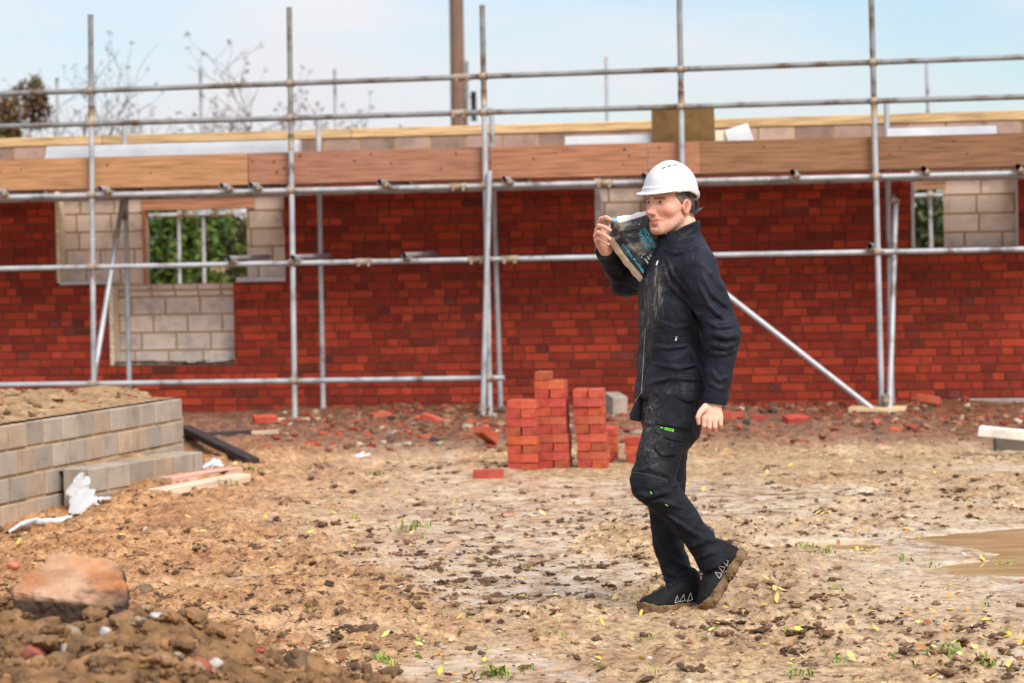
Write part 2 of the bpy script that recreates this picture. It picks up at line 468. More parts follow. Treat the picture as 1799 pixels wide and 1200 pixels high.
# puddle water
def water_material():
    m, n, l, p = new_mat('muddy_water')
    p.inputs['Roughness'].default_value = 0.05
    p.inputs['Specular IOR Level'].default_value = 0.6
    tc = n.new('ShaderNodeTexCoord'); t = n.new('ShaderNodeTexNoise'); t.inputs['Scale'].default_value = 7
    mp = n.new('ShaderNodeMapping'); mp.inputs['Scale'].default_value = (0.5, 2.2, 1); l.new(tc.outputs['Object'], mp.inputs[0])
    t3 = n.new('ShaderNodeTexNoise'); t3.inputs['Scale'].default_value = 4; t3.inputs['Detail'].default_value = 6; l.new(mp.outputs[0], t3.inputs['Vector'])
    r = n.new('ShaderNodeValToRGB'); r.color_ramp.elements[0].position = 0.3; r.color_ramp.elements[1].position = 0.7
    r.color_ramp.elements[0].color = (0.38, 0.24, 0.11, 1); r.color_ramp.elements[1].color = (0.58, 0.42, 0.24, 1)
    l.new(t3.outputs['Fac'], r.inputs['Fac']); l.new(r.outputs['Color'], p.inputs['Base Color'])
    b = n.new('ShaderNodeBump'); b.inputs['Strength'].default_value = 0.05; b.inputs['Distance'].default_value = 0.01
    l.new(tc.outputs['Object'], t.inputs['Vector']); l.new(t.outputs['Fac'], b.inputs['Height']); l.new(b.outputs[0], p.inputs['Normal'])
    return m
M['water'] = water_material()
px_ = np.linspace(1.2, 3.6, 90); py_ = np.linspace(10.5, 13.0, 90)
PX, PY = np.meshgrid(px_, py_, indexing='ij')
keep = (pud_mask(PX, PY) > -0.16)
kk = keep[:-1, :-1] | keep[1:, :-1] | keep[1:, 1:] | keep[:-1, 1:]
i2 = np.arange(90 * 90).reshape(90, 90)
PF = np.stack([i2[:-1, :-1], i2[1:, :-1], i2[1:, 1:], i2[:-1, 1:]], -1)[kk]
used, inv = np.unique(PF, return_inverse=True)
PV = np.stack([PX, PY, PX * 0 - 0.013], -1).reshape(-1, 3)[used]
w = mesh_np('puddle_water', PV, inv.reshape(-1, 4), M['water'], None, True)
w['kind'] = 'structure'

# ------------------------------------------------------------------ scatter helper: many small lumps in one mesh (uncountable litter)
def ico(sub):
    bm = bmesh.new(); bmesh.ops.create_icosphere(bm, subdivisions=sub, radius=1.0)
    V = np.array([v.co[:] for v in bm.verts]); F = np.array([[v.index for v in f.verts] for f in bm.faces]); bm.free()
    return V, F
ICO1, ICO2, ICO3 = ico(1), ico(2), ico(3)

def lump(base, seed, amp=0.35, fr=1.3, facet=0.0):
    V, F = base
    d = 1 + amp * (fbm3(V * fr + seed * 7.7, 3, seed) - 0.5) * 2
    W = V * d[:, None]
    if facet:
        rs = np.random.RandomState(seed)
        for _ in range(7):
            nrm = rs.normal(size=3); nrm /= np.linalg.norm(nrm)
            o = rs.uniform(0.45, 0.75)
            ex = np.maximum(W @ nrm - o, 0)
            W = W - np.outer(ex, nrm) * facet
    return W, F

def scatter(name, variants, X, Y, S, cols, mat, sink=0.25, zfn=None, kind='stuff', flat=(1, 1, 1), smooth=False, parent=None, seed=3):
    rs = np.random.RandomState(seed)
    Z = (zfn or ground_h)(X, Y)
    Vs, Fs, Cs, n = [], [], [], 0
    for i in range(len(X)):
        V, F = variants[rs.randint(len(variants))]
        a, b = rs.uniform(0, 2 * np.pi), rs.uniform(-0.5, 0.5)
        ca, sa, cb, sb = math.cos(a), math.sin(a), math.cos(b), math.sin(b)
        Rm = np.array([[ca, -sa, 0], [sa, ca, 0], [0, 0, 1]]) @ np.array([[1, 0, 0], [0, cb, -sb], [0, sb, cb]])
        s3 = S[i] * np.array(flat) * rs.uniform(0.75, 1.25, 3)
        W = (V * s3) @ Rm.T + np.array([X[i], Y[i], Z[i] + S[i] * flat[2] * (1 - 2 * sink) * 0.8])
        Vs.append(W); Fs.append(F + n); Cs.append(np.tile(cols[i], (len(W), 1))); n += len(W)
    o = mesh_np(name, np.concatenate(Vs), np.concatenate(Fs), mat, np.concatenate(Cs), smooth, parent)
    if kind: o['kind'] = kind
    return o

def in_view(N, y0, y1, seed, p=1.0, margin=1.04):
    """random ground points inside the view wedge, roughly even in the picture"""
    rs = np.random.RandomState(seed)
    t = rs.uniform(0, 1, N)
    y = 1 / (1 / y0 + t * (1 / y1 - 1 / y0)) if p == 1 else y0 + (y1 - y0) * t ** p
    x = (rs.uniform(-1, 1, N)) * 0.212 * margin * y
    return x, y

M['clod'] = ramp_mat('clod', [(0.6, 0.55, 0.5), (1, 1, 1), (1.35, 1.3, 1.2)], 22, 6, 0.8, 0.5, 70, 0.006, attr=True, spec=0.35)
def cluster(seed):
    rs = np.random.RandomState(seed); Vs, Fs, n = [], [], 0
    for i in range(rs.randint(5, 11)):
        V, F = lump(ICO2 if i < 3 else ICO1, seed * 20 + i, 0.8, 2.2, 0.25)
        r = 0.62 * rs.uniform(0.35, 1) if i else 0.7
        c = rs.normal(0, 0.55, 3) * [1.25, 1, 0.35]
        if i == 0: c *= 0.2
        Vs.append(V * r * rs.uniform(0.7, 1.2, 3) * [1, 1, 0.75] + c); Fs.append(F + n); n += len(V)
    return np.concatenate(Vs), np.concatenate(Fs)
lv = [cluster(s) for s in range(12)]
x, y = in_view(8000, 8.0, 17.3, 5)
dens = fbm2(x * 0.8 + 3, y * 0.55, 3, 33)
k = (RNG.uniform(size=len(x)) < 0.12 + 1.1 * sstep(0.44, 0.62, dens)) & (pud_mask(x, y) < -0.3)
k &= ~((np.abs(x - 0.72) < 0.35) & (np.abs(y - 9.85) < 0.2))
x, y = x[k], y[k]
S = 0.005 + 0.026 * RNG.uniform(size=len(x)) ** 4
cb = np.array([0.105, 0.057, 0.03]) * RNG.uniform(0.5, 1.9, (len(x), 1))
scatter('mud_clods', lv, x, y, S, cb, M['clod'], 0.36, flat=(1.2, 1.0, 0.7))

# small stones and brick crumbs over the yard
x, y = in_view(900, 8.0, 17.5, 8)
k = pud_mask(x, y) < -0.2
x, y = x[k], y[k]
pal = np.array([(0.42, 0.36, 0.28), (0.48, 0.42, 0.34), (0.3, 0.1, 0.05), (0.25, 0.18, 0.13), (0.5, 0.47, 0.43)])
scatter('gravel_stones', [lump(ICO1, s + 20, 0.3, 1.2, 0.7) for s in range(5)], x, y, 0.004 + 0.012 * RNG.uniform(size=len(x)) ** 2.2,
        pal[RNG.choice(5, len(x), p=[0.35, 0.2, 0.15, 0.2, 0.1])] * RNG.uniform(0.7, 1.2, (len(x), 1)), M['stone'], 0.2, flat=(1.1, 1, 0.7))

# brick rubble strip along the wall
rs = np.random.RandomState(15)
u = rs.uniform(-5.4, 5.4, 6500); nn = 4.2 - 4.2 * rs.uniform(0, 1, 6500) ** 0.8
P = WO + np.outer(u, WU) + np.outer(nn, WN)
x, y = P[:, 0], P[:, 1]
k = (rs.uniform(size=len(x)) < sstep(0.3, 0.55, fbm2(x * 1.2, y * 1.0, 3, 19)) * 0.9 + 0.15) & (np.abs(x) < 0.23 * y) & (x > -2.1)
x, y = x[k], y[k]
pal = np.array([(0.36, 0.065, 0.03), (0.22, 0.04, 0.024), (0.26, 0.14, 0.075), (0.14, 0.07, 0.038), (0.4, 0.32, 0.24), (0.06, 0.04, 0.035)])
cc = pal[rs.choice(6, len(x), p=[0.2, 0.19, 0.24, 0.24, 0.05, 0.08])] * rs.uniform(0.7, 1.25, (len(x), 1))
scatter('brick_rubble', [lump(ICO1, s + 40, 0.35, 1.2, 0.8) for s in range(7)], x, y, 0.010 + 0.042 * rs.uniform(size=len(x)) ** 3.4, cc, M['stone'], 0.33, flat=(1.2, 1, 0.75))

# fallen leaves
def leaves(name, x, y, size, cols, seed, lift=0.006):
    rs = np.random.RandomState(seed)
    out = MBfast()
    z = ground_h(x, y)
    prof = np.array([[-1, 0], [-0.55, 0.42], [0.1, 0.55], [0.62, 0.3], [1, 0], [0.62, -0.3], [0.1, -0.55], [-0.55, -0.42]])
    for i in range(len(x)):
        a = rs.uniform(0, 6.28); t1, t2 = rs.normal(0, 0.35, 2); cu = rs.uniform(0.1, 0.7)
        p = prof * size[i] * np.array([1, rs.uniform(0.7, 1.1)])
        zz = cu * size[i] * ((p[:, 1] / size[i]) ** 2 * 1.3 + 0.3 * (p[:, 0] / size[i]) ** 2) + t1 * p[:, 0] + t2 * p[:, 1]
        ca, sa = math.cos(a), math.sin(a)
        W = np.stack([x[i] + ca * p[:, 0] - sa * p[:, 1], y[i] + sa * p[:, 0] + ca * p[:, 1], z[i] + lift + zz - zz.min() * 0.7], -1)
        out.add(W, cols[i])
    return out.build(name)

class MBfast:
    def __init__(s): s.V, s.C = [], []
    def add(s, W, c): s.V.append(W); s.C.append(np.tile(c, (len(W), 1)))
    def build(s, name):
        n = len(s.V); k = len(s.V[0])
        return mesh_np(name, np.concatenate(s.V), np.arange(n * k).reshape(n, k), M['litter'], np.concatenate(s.C), False)
x, y = in_view(5200, 8.0, 17.6, 31)
k = (RNG.uniform(size=len(x)) < 0.12 + 0.9 * sstep(0.4, 0.68, fbm2(x * 1.1, y * 0.7, 3, 83)) + 0.35 * sstep(0.2, 1.2, x) * sstep(11, 9, y)) & (pud_mask(x, y) < 0.1)
x, y = x[k], y[k]
pal = np.array([(0.72, 0.5, 0.06), (0.7, 0.55, 0.18), (0.5, 0.2, 0.035), (0.28, 0.09, 0.04), (0.5, 0.4, 0.24), (0.14, 0.06, 0.035)])
lc = pal[RNG.choice(6, len(x), p=[0.2, 0.17, 0.15, 0.15, 0.18, 0.15])] * RNG.uniform(0.75, 1.15, (len(x), 1))
tag(leaves('fallen_leaves', x, y, 0.006 + 0.017 * RNG.uniform(size=len(x)) ** 1.6, lc, 4), kind='stuff')

# low weeds: little tufts of green blades and rosettes
def tufts():
    mb = MB()
    rs = np.random.RandomState(5)
    spots = [(872, 1184, 0.055, 30), (846, 1190, 0.04, 16), (676, 1166, 0.05, 18), (690, 1170, 0.04, 12), (1655, 1162, 0.06, 22), (1730, 1175, 0.06, 22), (1415, 955, 0.06, 16), (1455, 975, 0.05, 10),
             (718, 935, 0.08, 20), (735, 928, 0.06, 14), (620, 915, 0.04, 10), (1640, 992, 0.04, 10), (1765, 985, 0.05, 12), (748, 1130, 0.04, 14),
             (450, 845, 0.08, 14), (660, 838, 0.06, 12), (530, 838, 0.06, 12), (410, 870, 0.08, 12), (1470, 1170, 0.04, 14), (1400, 1195, 0.05, 16), (40, 1035, 0.04, 10), (545, 1075, 0.03, 8), (1590, 985, 0.05, 9)]
    for _ in range(60):
        spots.append((rs.uniform(0, 1799), rs.uniform(850, 1190), 0.03, 6))
    for (px, py, h, nb) in spots:
        g0 = gp(px, py)
        for b in range(nb):
            bx, by = g0[0] + rs.normal(0, h * 0.5), g0[1] + rs.normal(0, h * 0.6)
            bz = float(ground_h(np.array([bx]), np.array([by]))[0]) - 0.004
            a = rs.uniform(0, 6.28); L = h * rs.uniform(0.5, 1.1); lean = rs.uniform(0.3, 1.1)
            w = rs.uniform(0.003, 0.007)
            d = np.array([math.cos(a), math.sin(a), 0]); s_ = np.array([-d[1], d[0], 0])
            p0 = np.array([bx, by, bz]); p1 = p0 + d * L * 0.4 * lean + np.array([0, 0, L * 0.6]); p2 = p0 + d * L * lean + np.array([0, 0, L * (0.85 - 0.35 * lean)])
            c = np.array([(0.3, 0.42, 0.06), (0.2, 0.34, 0.06), (0.45, 0.48, 0.1)][rs.randint(3)]) * rs.uniform(0.7, 1.1)
            mb.add([p0 - s_ * w * .5, p0 + s_ * w * .5, p1 + s_ * w, p1 - s_ * w, p2], [[0, 1, 2, 3], [3, 2, 4]], c)
    return tag(mb.build('grass_tufts', M['leaf']), kind='stuff')
tufts()

# ================================================================== BUILDING
def sub_rects(r, holes):
    out = [r]
    for (a0, a1, b0, b1) in holes:
        nxt = []
        for (x0, x1, z0, z1) in out:
            if x1 <= a0 or x0 >= a1 or z1 <= b0 or z0 >= b1:
                nxt.append((x0, x1, z0, z1)); continue
            if x0 < a0: nxt.append((x0, a0, z0, z1))
            if x1 > a1: nxt.append((a1, x1, z0, z1))
            m0, m1 = max(x0, a0), min(x1, a1)
            if z0 < b0: nxt.append((m0, m1, z0, b0))
            if z1 > b1: nxt.append((m0, m1, b1, z1))
        out = nxt
    return out

def boxes(name, B, C, mat, parent=None, smooth=False):
    B = np.array(B, float)
    n = len(B)
    V = np.empty((n, 8, 3))
    for i, (a, b, c) in enumerate([(a, b, c) for c in (4, 5) for b in (2, 3) for a in (0, 1)]):
        V[:, i, 0], V[:, i, 1], V[:, i, 2] = B[:, a], B[:, b], B[:, c]
    f = np.array([[0, 2, 3, 1], [4, 5, 7, 6], [0, 1, 5, 4], [2, 6, 7, 3], [0, 4, 6, 2], [1, 3, 7, 5]])
    F = (f[None] + (np.arange(n) * 8)[:, None, None]).reshape(-1, 4)
    cols = np.repeat(np.asarray(C, float), 8, axis=0) if C is not None else None
    return mesh_np(name, V.reshape(-1, 3), F, mat, cols, smooth, parent)

def uz(px0, px1, py0, py1, n=0.0):
    """opening rectangle (u0,u1,z0,z1) from a pixel rectangle on plane n"""
    xm, ym = (px0 + px1) / 2, (py0 + py1) / 2
    return (float(wp(px0, ym, n)[0]), float(wp(px1, ym, n)[0]), float(wp(xm, py1, n)[1]), float(wp(xm, py0, n)[1]))

LT = uz(96, 500, 345, 498); LB = uz(190, 411, 498, 641)
MW = uz(1044, 1142, 320, 444); RW = uz(1600, 1790, 318, 434)
holes_out = [(LT[0], LT[1], LT[2], 2.2), (LB[0], LB[1], LB[2], LT[2] + 0.001), (MW[0], MW[1], MW[2], 2.2), (RW[0], RW[1], RW[2], 2.2)]
house = empty('brick_building')
house.matrix_world = WM
tag(house, 'half-built red brick building behind the scaffold with openings showing pale blockwork', 'building')

ENDS = [(-9, -6.6, -1, 9), (6.6, 9, -1, 9)]
def outer_leaf():
    B, C = [], []
    L, H = 0.225, 0.075
    rs = np.random.RandomState(3)
    z = -0.19; row = 0
    while z < 2.3:
        x = -6.6 - rs.uniform(0, 0.3)
        k = row % 2
        if row % 2: x -= 0.085
        while x < 6.6:
            # mixed bond: stretchers with headers between, as laid in the photo
            ln = L if (k % 2 == 0) else L * 0.5
            if rs.uniform() < 0.1: ln = L if ln < L else L * 0.5
            for (a, b, c, d) in sub_rects((x + 0.006, x + ln - 0.006, z + 0.0065, z + H - 0.0065), holes_out + ENDS):
                if b - a < 0.012 or d - c < 0.012: continue
                y = rs.uniform(-0.003, 0.002)
                B.append((a, b, y, 0.1, c, d))
                t = rs.uniform()
                if t < 0.34: col = np.array([0.42, 0.054, 0.024]) * rs.uniform(0.8, 1.1)
                elif t < 0.84: col = np.array([0.29, 0.035, 0.019]) * rs.uniform(0.85, 1.12)
                elif t < 0.97: col = np.array([0.22, 0.03, 0.019]) * rs.uniform(0.85, 1.12)
                else: col = np.array([0.18, 0.038, 0.028]) * rs.uniform(0.7, 1.2)
                C.append(col)
            x += ln; k += 1
        z += H; row += 1
    w = boxes('wall', B, C, M['brick'], house)
    w['label'] = 'red facing brick outer wall'
    m = [(a, b, 0.008, 0.098, c, d) for (a, b, c, d) in sub_rects((-6.6, 6.6, -0.2, 2.3), holes_out)]
    boxes('mortar', m, None, M['mortar'], w)
outer_leaf()

IY0, IY1 = 0.2, 0.3
LWI = uz(257, 434, 368, 498, -0.2); RWI = uz(1603, 1658, 333, 445, -0.2)
holes_in = [LWI, RWI]
def inner_leaf():
    B, C = [], []
    rs = np.random.RandomState(9)
    z = -0.2; row = 0
    top = 2.575
    # courses set so a joint falls at the window sill
    H = 0.168
    z0 = LWI[2] - 0.12
    zs = [z0 - H * i for i in range(1, 11)][::-1] + [z0, z0 + 0.06] + [z0 + 0.12 + H * i for i in range(0, 11)]
    for i in range(len(zs) - 1):
        za, zb = zs[i], min(zs[i + 1], top)
        if zb - za < 0.03: continue
        small = (zb - za) < 0.1
        L = 0.225 if small else 0.335
        x = -6.6 - rs.uniform(0, 0.4) - (0.165 if i % 2 else 0)
        while x < 6.6:
            for (a, b, c, d) in sub_rects((x + 0.009, x + L - 0.009, za + 0.009, zb - 0.009), holes_in + ENDS):
                if b - a < 0.02 or d - c < 0.015: continue
                B.append((a, b, IY0 + rs.uniform(-0.003, 0.003), IY1, c, d))
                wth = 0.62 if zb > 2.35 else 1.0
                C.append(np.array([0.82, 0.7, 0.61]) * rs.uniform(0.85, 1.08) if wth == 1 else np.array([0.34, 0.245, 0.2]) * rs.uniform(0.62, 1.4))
            x += L
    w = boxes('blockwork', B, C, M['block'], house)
    w['label'] = 'pale concrete block inner wall'
    m = [(a, b, IY0 + 0.010, IY1 - 0.002, c, d) for (a, b, c, d) in sub_rects((-6.6, 6.6, -0.2, top), holes_in)]
    boxes('mortar', m, None, M['block_mortar'], w)
    return top
ITOP = inner_leaf()

def plate():
    mb = MB()
    xs = [-6.6, -3.9, -1.5, 1.35, 3.4, 6.6]
    for i in range(5):
        mb.bevbox(xs[i] + 0.003, xs[i + 1] - 0.003, IY0 - 0.012, IY1 + 0.0, ITOP, ITOP + 0.085, 0.004, np.array([0.66, 0.47, 0.25]) * [1, 0.9, 1.05, 0.97, 0.9][i])
    o = mb.build('wall_plate', M['wood'], house)
    o['label'] = 'pale new timber wall plate'
plate()

# side and rear shell so the building closes from other positions
def shell():
    for s in (-1, 1):
        x0 = 6.6 * s
        boxes('side_wall', [(min(x0, x0 + 0.1 * s), max(x0, x0 + 0.1 * s), 0.0, 9.5, -0.2, 2.3)], [(0.34, 0.06, 0.03)], M['brick'], house)
shell()

def opening_trim():
    def strip(name, mat, bx, col=(1, 1, 1), lab=None):
        mb = MB(); mb.bevbox(*bx, 0.004, col); o = mb.build(name, mat, house)
        if lab: o['label'] = lab
    cl = (1.0, 0.86, 0.64)
    # cavity closers at the left jambs
    strip('cavity_closer', M['wood'], (LT[0] + 0.002, LT[0] + 0.04, 0.018, 0.196, LT[2] + 0.02, 2.2), cl)
    strip('cavity_closer', M['wood'], (LB[0] + 0.002, LB[0] + 0.045, 0.018, 0.196, LB[2], LT[2] - 0.01), cl)
    strip('cavity_closer', M['white_board'], (RW[0] + 0.002, RW[0] + 0.035, 0.018, 0.196, RW[2], 2.2))
    strip('cavity_closer', M['white_board'], (RW[1] - 0.02, RW[1] - 0.002, 0.018, 0.196, RW[2], 2.2))
    strip('cavity_closer', M['white_board'], (MW[0] + 0.002, MW[0] + 0.055, 0.018, 0.196, MW[2], 2.2))
    # closers lying on the sills
    strip('sill_closer', M['white_board'], (LT[0] + 0.03, LB[0] - 0.005, 0.02, 0.19, LT[2] + 0.001, LT[2] + 0.035))
    strip('sill_closer', M['white_board'], (LB[1] + 0.03, LT[1] - 0.0, 0.0, 0.19, LT[2] + 0.001, LT[2] + 0.045))
    # timber lintel boards over the inner openings
    mb = MB(); mb.bevbox(LWI[0] - 0.03, LT[1] - 0.33, IY0 - 0.025, IY1 - 0.003, LWI[3] + 0.0, LWI[3] + 0.12, 0.004, (0.75, 0.38, 0.24)); mb.build('lintel_board', M['wood'], house)
    mb = MB(); mb.bevbox(LWI[0] - 0.028, LWI[0] - 0.003, IY0 - 0.02, IY1 - 0.003, LWI[2], LWI[3] - 0.003, 0.003, (0.6, 0.22, 0.13)); mb.build('frame_board', M['wood'], house)
    mb = MB(); mb.bevbox(RWI[0] - 0.02, RWI[1] + 0.02, IY0 - 0.02, IY1 - 0.003, RWI[3] + 0.0, RWI[3] + 0.07, 0.004, (0.72, 0.42, 0.26)); mb.build('lintel_board', M['wood'], house)
opening_trim()

def sill_scraps():
    rs = np.random.RandomState(6)
    mb = MB()
    for i in range(26):
        x = rs.uniform(LB[0] + 0.08, LB[1] - 0.1); y = rs.uniform(0.01, 0.17); a = rs.uniform(-0.3, 0.3)
        Mx = Matrix.Translation((x, y, LB[2] + 0.006 + 0.02 * rs.uniform())) @ Matrix.Rotation(a, 4, 'Z') @ Matrix.Rotation(rs.uniform(-0.15, 0.15), 4, 'Y')
        w = rs.uniform(0.05, 0.15)
        c = [(0.7, 0.68, 0.66), (0.05, 0.04, 0.04), (0.16, 0.09, 0.07)][rs.randint(3)]
        mb.bevbox(-w, w, -0.02, 0.02, 0, 0.014, 0.003, c, Mx)
    o = mb.build('sill_scraps', M['stone'], house)
    o['kind'] = 'stuff'; o['label'] = 'torn damp course and mortar scraps on the low sill'
sill_scraps()

def plinth():
    for (a, b, za, zb, d, c) in [(3.58, 4.05, -0.2, 0.06, -0.03, 0.5), (4.06, 4.5, -0.2, 0.06, -0.06, 1.0), (4.51, 6.5, -0.2, 0.06, -0.06, 0.85)]:
        mb = MB(); mb.bevbox(a, b, d, -0.006, za, zb, 0.006, np.array([0.3, 0.24, 0.2]) * c); mb.build('plinth_block', M['block'], house)
    mb = MB(); mb.bevbox(4.0, 6.5, -0.12, -0.008, 0.063, 0.105, 0.006, (0.36, 0.33, 0.3)); mb.build('plinth_capping', M['block'], house)
plinth()
# ================================================================== SCAFFOLD (front)
TR = 0.0242
def wl_pt(px, py, n):
    u, z = wp(px, py, n)
    return np.array([float(u), -n, float(z)])

scaf = empty('scaffold'); scaf.matrix_world = WM
tag(scaf, 'galvanised tube scaffold with timber toe boards standing against the brick wall', 'scaffold')

def tube_part(name, a, b, parent, r=TR, lab=None, mat=None, bend=0.0):
    mb = MB()
    a, b = np.asarray(a, float), np.asarray(b, float)
    L = np.linalg.norm(b - a); k = max(2, int(L / 0.5))
    t = np.linspace(0, 1, k + 1)
    pts = a + np.outer(t, b - a)
    if bend:
        pts[:, 1] += bend * np.sin(t * np.pi)
        pts[:, 0] += bend * 0.6 * np.sin(t * np.pi)
    mb.tube(pts, r, 14, cap=False)
    # open tube ends: an inner wall and an annulus
    mb.tube(pts[[0, -1]], r * 0.84, 14, cap=False)
    o = mb.build(name, mat or M['galv'], parent, True)
    if lab: o['label'] = lab
    return o

def coupler_mesh():
    mb = MB()
    for ax in (0, 2):
        rot = Matrix.Rotation(math.pi / 2, 4, 'Y') if ax == 0 else Matrix.Identity(4)
        n = 12
        an = np.linspace(0, 2 * np.pi, n, endpoint=False)
        off = -0.03 if ax == 0 else 0.022
        V = []
        for z in (-0.026, 0.026):
            for rr in (0.0315, 0.0248):
                V += [[rr * math.cos(t), rr * math.sin(t), z] for t in an]
        V = np.array(V) @ np.array(rot)[:3, :3].T + np.array([0, off, 0])
        F = []
        for j in range(n):
            k = (j + 1) % n
            F += [[j, k, 2 * n + k, 2 * n + j], [n + k, n + j, 3 * n + j, 3 * n + k], [2 * n + j, 2 * n + k, 3 * n + k, 3 * n + j], [k, j, n + j, n + k]]
        mb.add(V, F)
    mb.bevbox(-0.02, 0.02, -0.012, 0.008, -0.02, 0.02, 0.004)
    mb.bevbox(0.026, 0.052, -0.042, -0.018, -0.012, 0.012, 0.003)
    mb.bevbox(-0.012, 0.012, 0.01, 0.034, 0.028, 0.056, 0.003)
    mb.tube([[0.04, -0.06, 0], [0.04, -0.01, 0]], 0.007, 6)
    mb.tube([[0, 0.0, 0.044], [0, 0.05, 0.044]], 0.007, 6)
    o = mb.build('coupler', M['rust'], None, False)
    return o
coup = coupler_mesh()
coup_me = coup.data
bpy.data.objects.remove(coup)
def coupler(p, parent, s=1.0, rz=0.0):
    o = bpy.data.objects.new('coupler', coup_me)
    COL.objects.link(o); o.parent = parent
    o.location = p; o.rotation_euler = (0, rz, 0); o.scale = (s, s, s)
    return o

N_OUT, N_IN = 1.30, 0.30
OUT = [((159, 26), (165, 706)), ((508, 13), (518, 733)), ((847, 9), (861, 736)), ((1193, -30), (1206, 735)), ((1530, -30), (1549, 712)), ((1880, -30), (1900, 720)), ((-190, 30), (-182, 735))]
INN = [((218, 206), (228, 716)), ((559, 204), (568, 726)), ((863, 190), (880, 730)), ((1557, 176), (1567, 722)), ((1212, 190), (1222, 728)), ((-125, 210), (-120, 730))]
RAILS = {'guard_rail': [((-220, 173), (2020, 92)), ((-220, 228.5), (2020, 163.6))], 'ledger': [((-220, 352.3), (2020, 299)), ((-220, 476.5), (2020, 433.6))], }
def line_at(l, px):
    (x0, y0), (x1, y1) = l
    return y0 + (y1 - y0) * (px - x0) / (x1 - x0)
SOLE = []
for (t, b) in OUT:
    ym = line_at(((-220, 297), (2020, 241)), t[0]) + RNG.uniform(-110, -20)
    f = (ym - t[1]) / (b[1] - t[1]); m_ = (t[0] + (b[0] - t[0]) * f, ym)
    tube_part('standard', wl_pt(*m_, N_OUT), wl_pt(*b, N_OUT), scaf)
    tube_part('standard', wl_pt(*t, N_OUT), wl_pt(*m_, N_OUT) + np.array([0, 0, 0.003]), scaf, lab='upper length, rusty and coloured dark as if backlit', mat=M['weathered'])
    sl = MB(); p = wl_pt(*m_, N_OUT); sl.tube([p - [0, 0, 0.07], p + np.array([0, 0, 0.07])], 0.0275, 12); sl.build('sleeve_coupler', M['rust'], scaf, True)
    mb = MB(); p = wl_pt(*b, N_OUT)
    mb.bevbox(p[0] - 0.07, p[0] + 0.07, p[1] - 0.07, p[1] + 0.07, p[2] - 0.008, p[2] - 0.001, 0.002)
    mb.build('base_plate', M['rust'], scaf)
    SOLE.append(p)
for (t, b) in INN:
    tube_part('standard', wl_pt(*t, N_IN), wl_pt(*b, N_IN), scaf)
    SOLE.append(wl_pt(*b, N_IN))
N_R = N_OUT - 0.052
allrails = []
for nm, ls in RAILS.items():
    for l in ls:
        a, b = wl_pt(*l[0], N_R), wl_pt(*l[1], N_R)
        tube_part(nm, a, b, scaf, mat=M['weathered'] if nm == 'guard_rail' else None); allrails.append((l, nm))  # guard rails carry the backlit darkness in their colour
foot = ((-220, 679.5), (886, 664))
tube_part('ledger', wl_pt(*foot[0], N_R), wl_pt(*foot[1], N_R), scaf, lab='low rail near the ground'); allrails.append((foot, 'foot'))
# inner ledger under the boards
a, b = wl_pt(-220, 352.3, N_R), wl_pt(2020, 299, N_R)
for dz, y in ((0.0, -N_IN + 0.05),):
    tube_part('ledger', (a[0], y, a[2] + dz), (b[0], y, b[2] + dz), scaf)
for (t, b_) in OUT[:6]:
    for (l, nm) in allrails:
        # crossing of the pole and rail in the picture plane
        px = t[0] + (b_[0] - t[0]) * (line_at(l, t[0]) - t[1]) / (b_[1] - t[1])
        if nm == 'foot' and px > 886: continue
        p = wl_pt(px, line_at(l, px), N_OUT - 0.03)
        coupler(p, scaf, 1.12)
# sleeve couplers where rails are joined
def sleeve(px, l, n=N_R, w=0.075):
    p = wl_pt(px, line_at(l, px), n); q = wl_pt(px + 40, line_at(l, px + 40), n)
    d = (q - p) / np.linalg.norm(q - p)
    mb = MB(); mb.tube([p - d * w, p - d * 0.01], 0.031, 12); mb.tube([p + d * 0.01, p + d * w], 0.031, 12); mb.tube([p - d * 0.012, p + d * 0.012], 0.028, 12)
    for s in (-0.045, 0.045):
        c = p + d * s
        mb.bevbox(c[0] - 0.012, c[0] + 0.012, c[1] - 0.05, c[1] - 0.02, c[2] - 0.04, c[2] + 0.005, 0.003)
    mb.build('sleeve_coupler', M['rust'], scaf)
LED, MID = RAILS['ledger']; G1, G2 = RAILS['guard_rail']
sleeve(806, LED); sleeve(838, MID); sleeve(896, MID); sleeve(1062, LED); sleeve(812, G1); sleeve(806, G2); sleeve(640, MID)
# transoms carrying the boards; ends poke out over the ledger
ZL = lambda px, l, n: wl_pt(px, line_at(l, px), n)
for px in (10, 192, 404, 455, 679, 896, 1139, 1398, 1626, 1790):
    p = ZL(px, LED, N_R); z = p[2] + 0.05
    tube_part('transom', (p[0] - 0.02, -1.46, z), (p[0] + 0.02, -0.22, z + 0.003), scaf)
    coupler((p[0], -N_R - 0.02, z - 0.025), scaf, 0.9)
for px, n1 in ((410, 0.1), (522, 0.1), (716, 0.1), (1528, 0.3)):
    p = ZL(px, MID, N_R); z = p[2] + 0.05
    tube_part('transom', (p[0], -1.42, z), (p[0] + 0.03, -n1, z + 0.008), scaf)
    coupler((p[0], -N_R - 0.02, z - 0.025), scaf, 0.9)
# braces
def brace(a, na, b, nb):
    tube_part('brace', wl_pt(*a, na), wl_pt(*b, nb), scaf)
brace((1188, 448), 1.36, (1556, 737), 1.38)
brace((860, 300), 1.36, (848, 737), 1.40)
brace((1574, 352), 0.9, (1562, 740), 1.42)
brace((216, 350), 0.42, (159, 702), 1.36)
coupler(wl_pt(216, 381, 0.38), scaf, 1.1)
coupler(wl_pt(1556, 700, 1.36), scaf, 1.15, 1.57); coupler(wl_pt(1570, 352, 0.9), scaf, 1.0)
coupler(wl_pt(848, 716, 1.36), scaf, 1.1, 1.57)
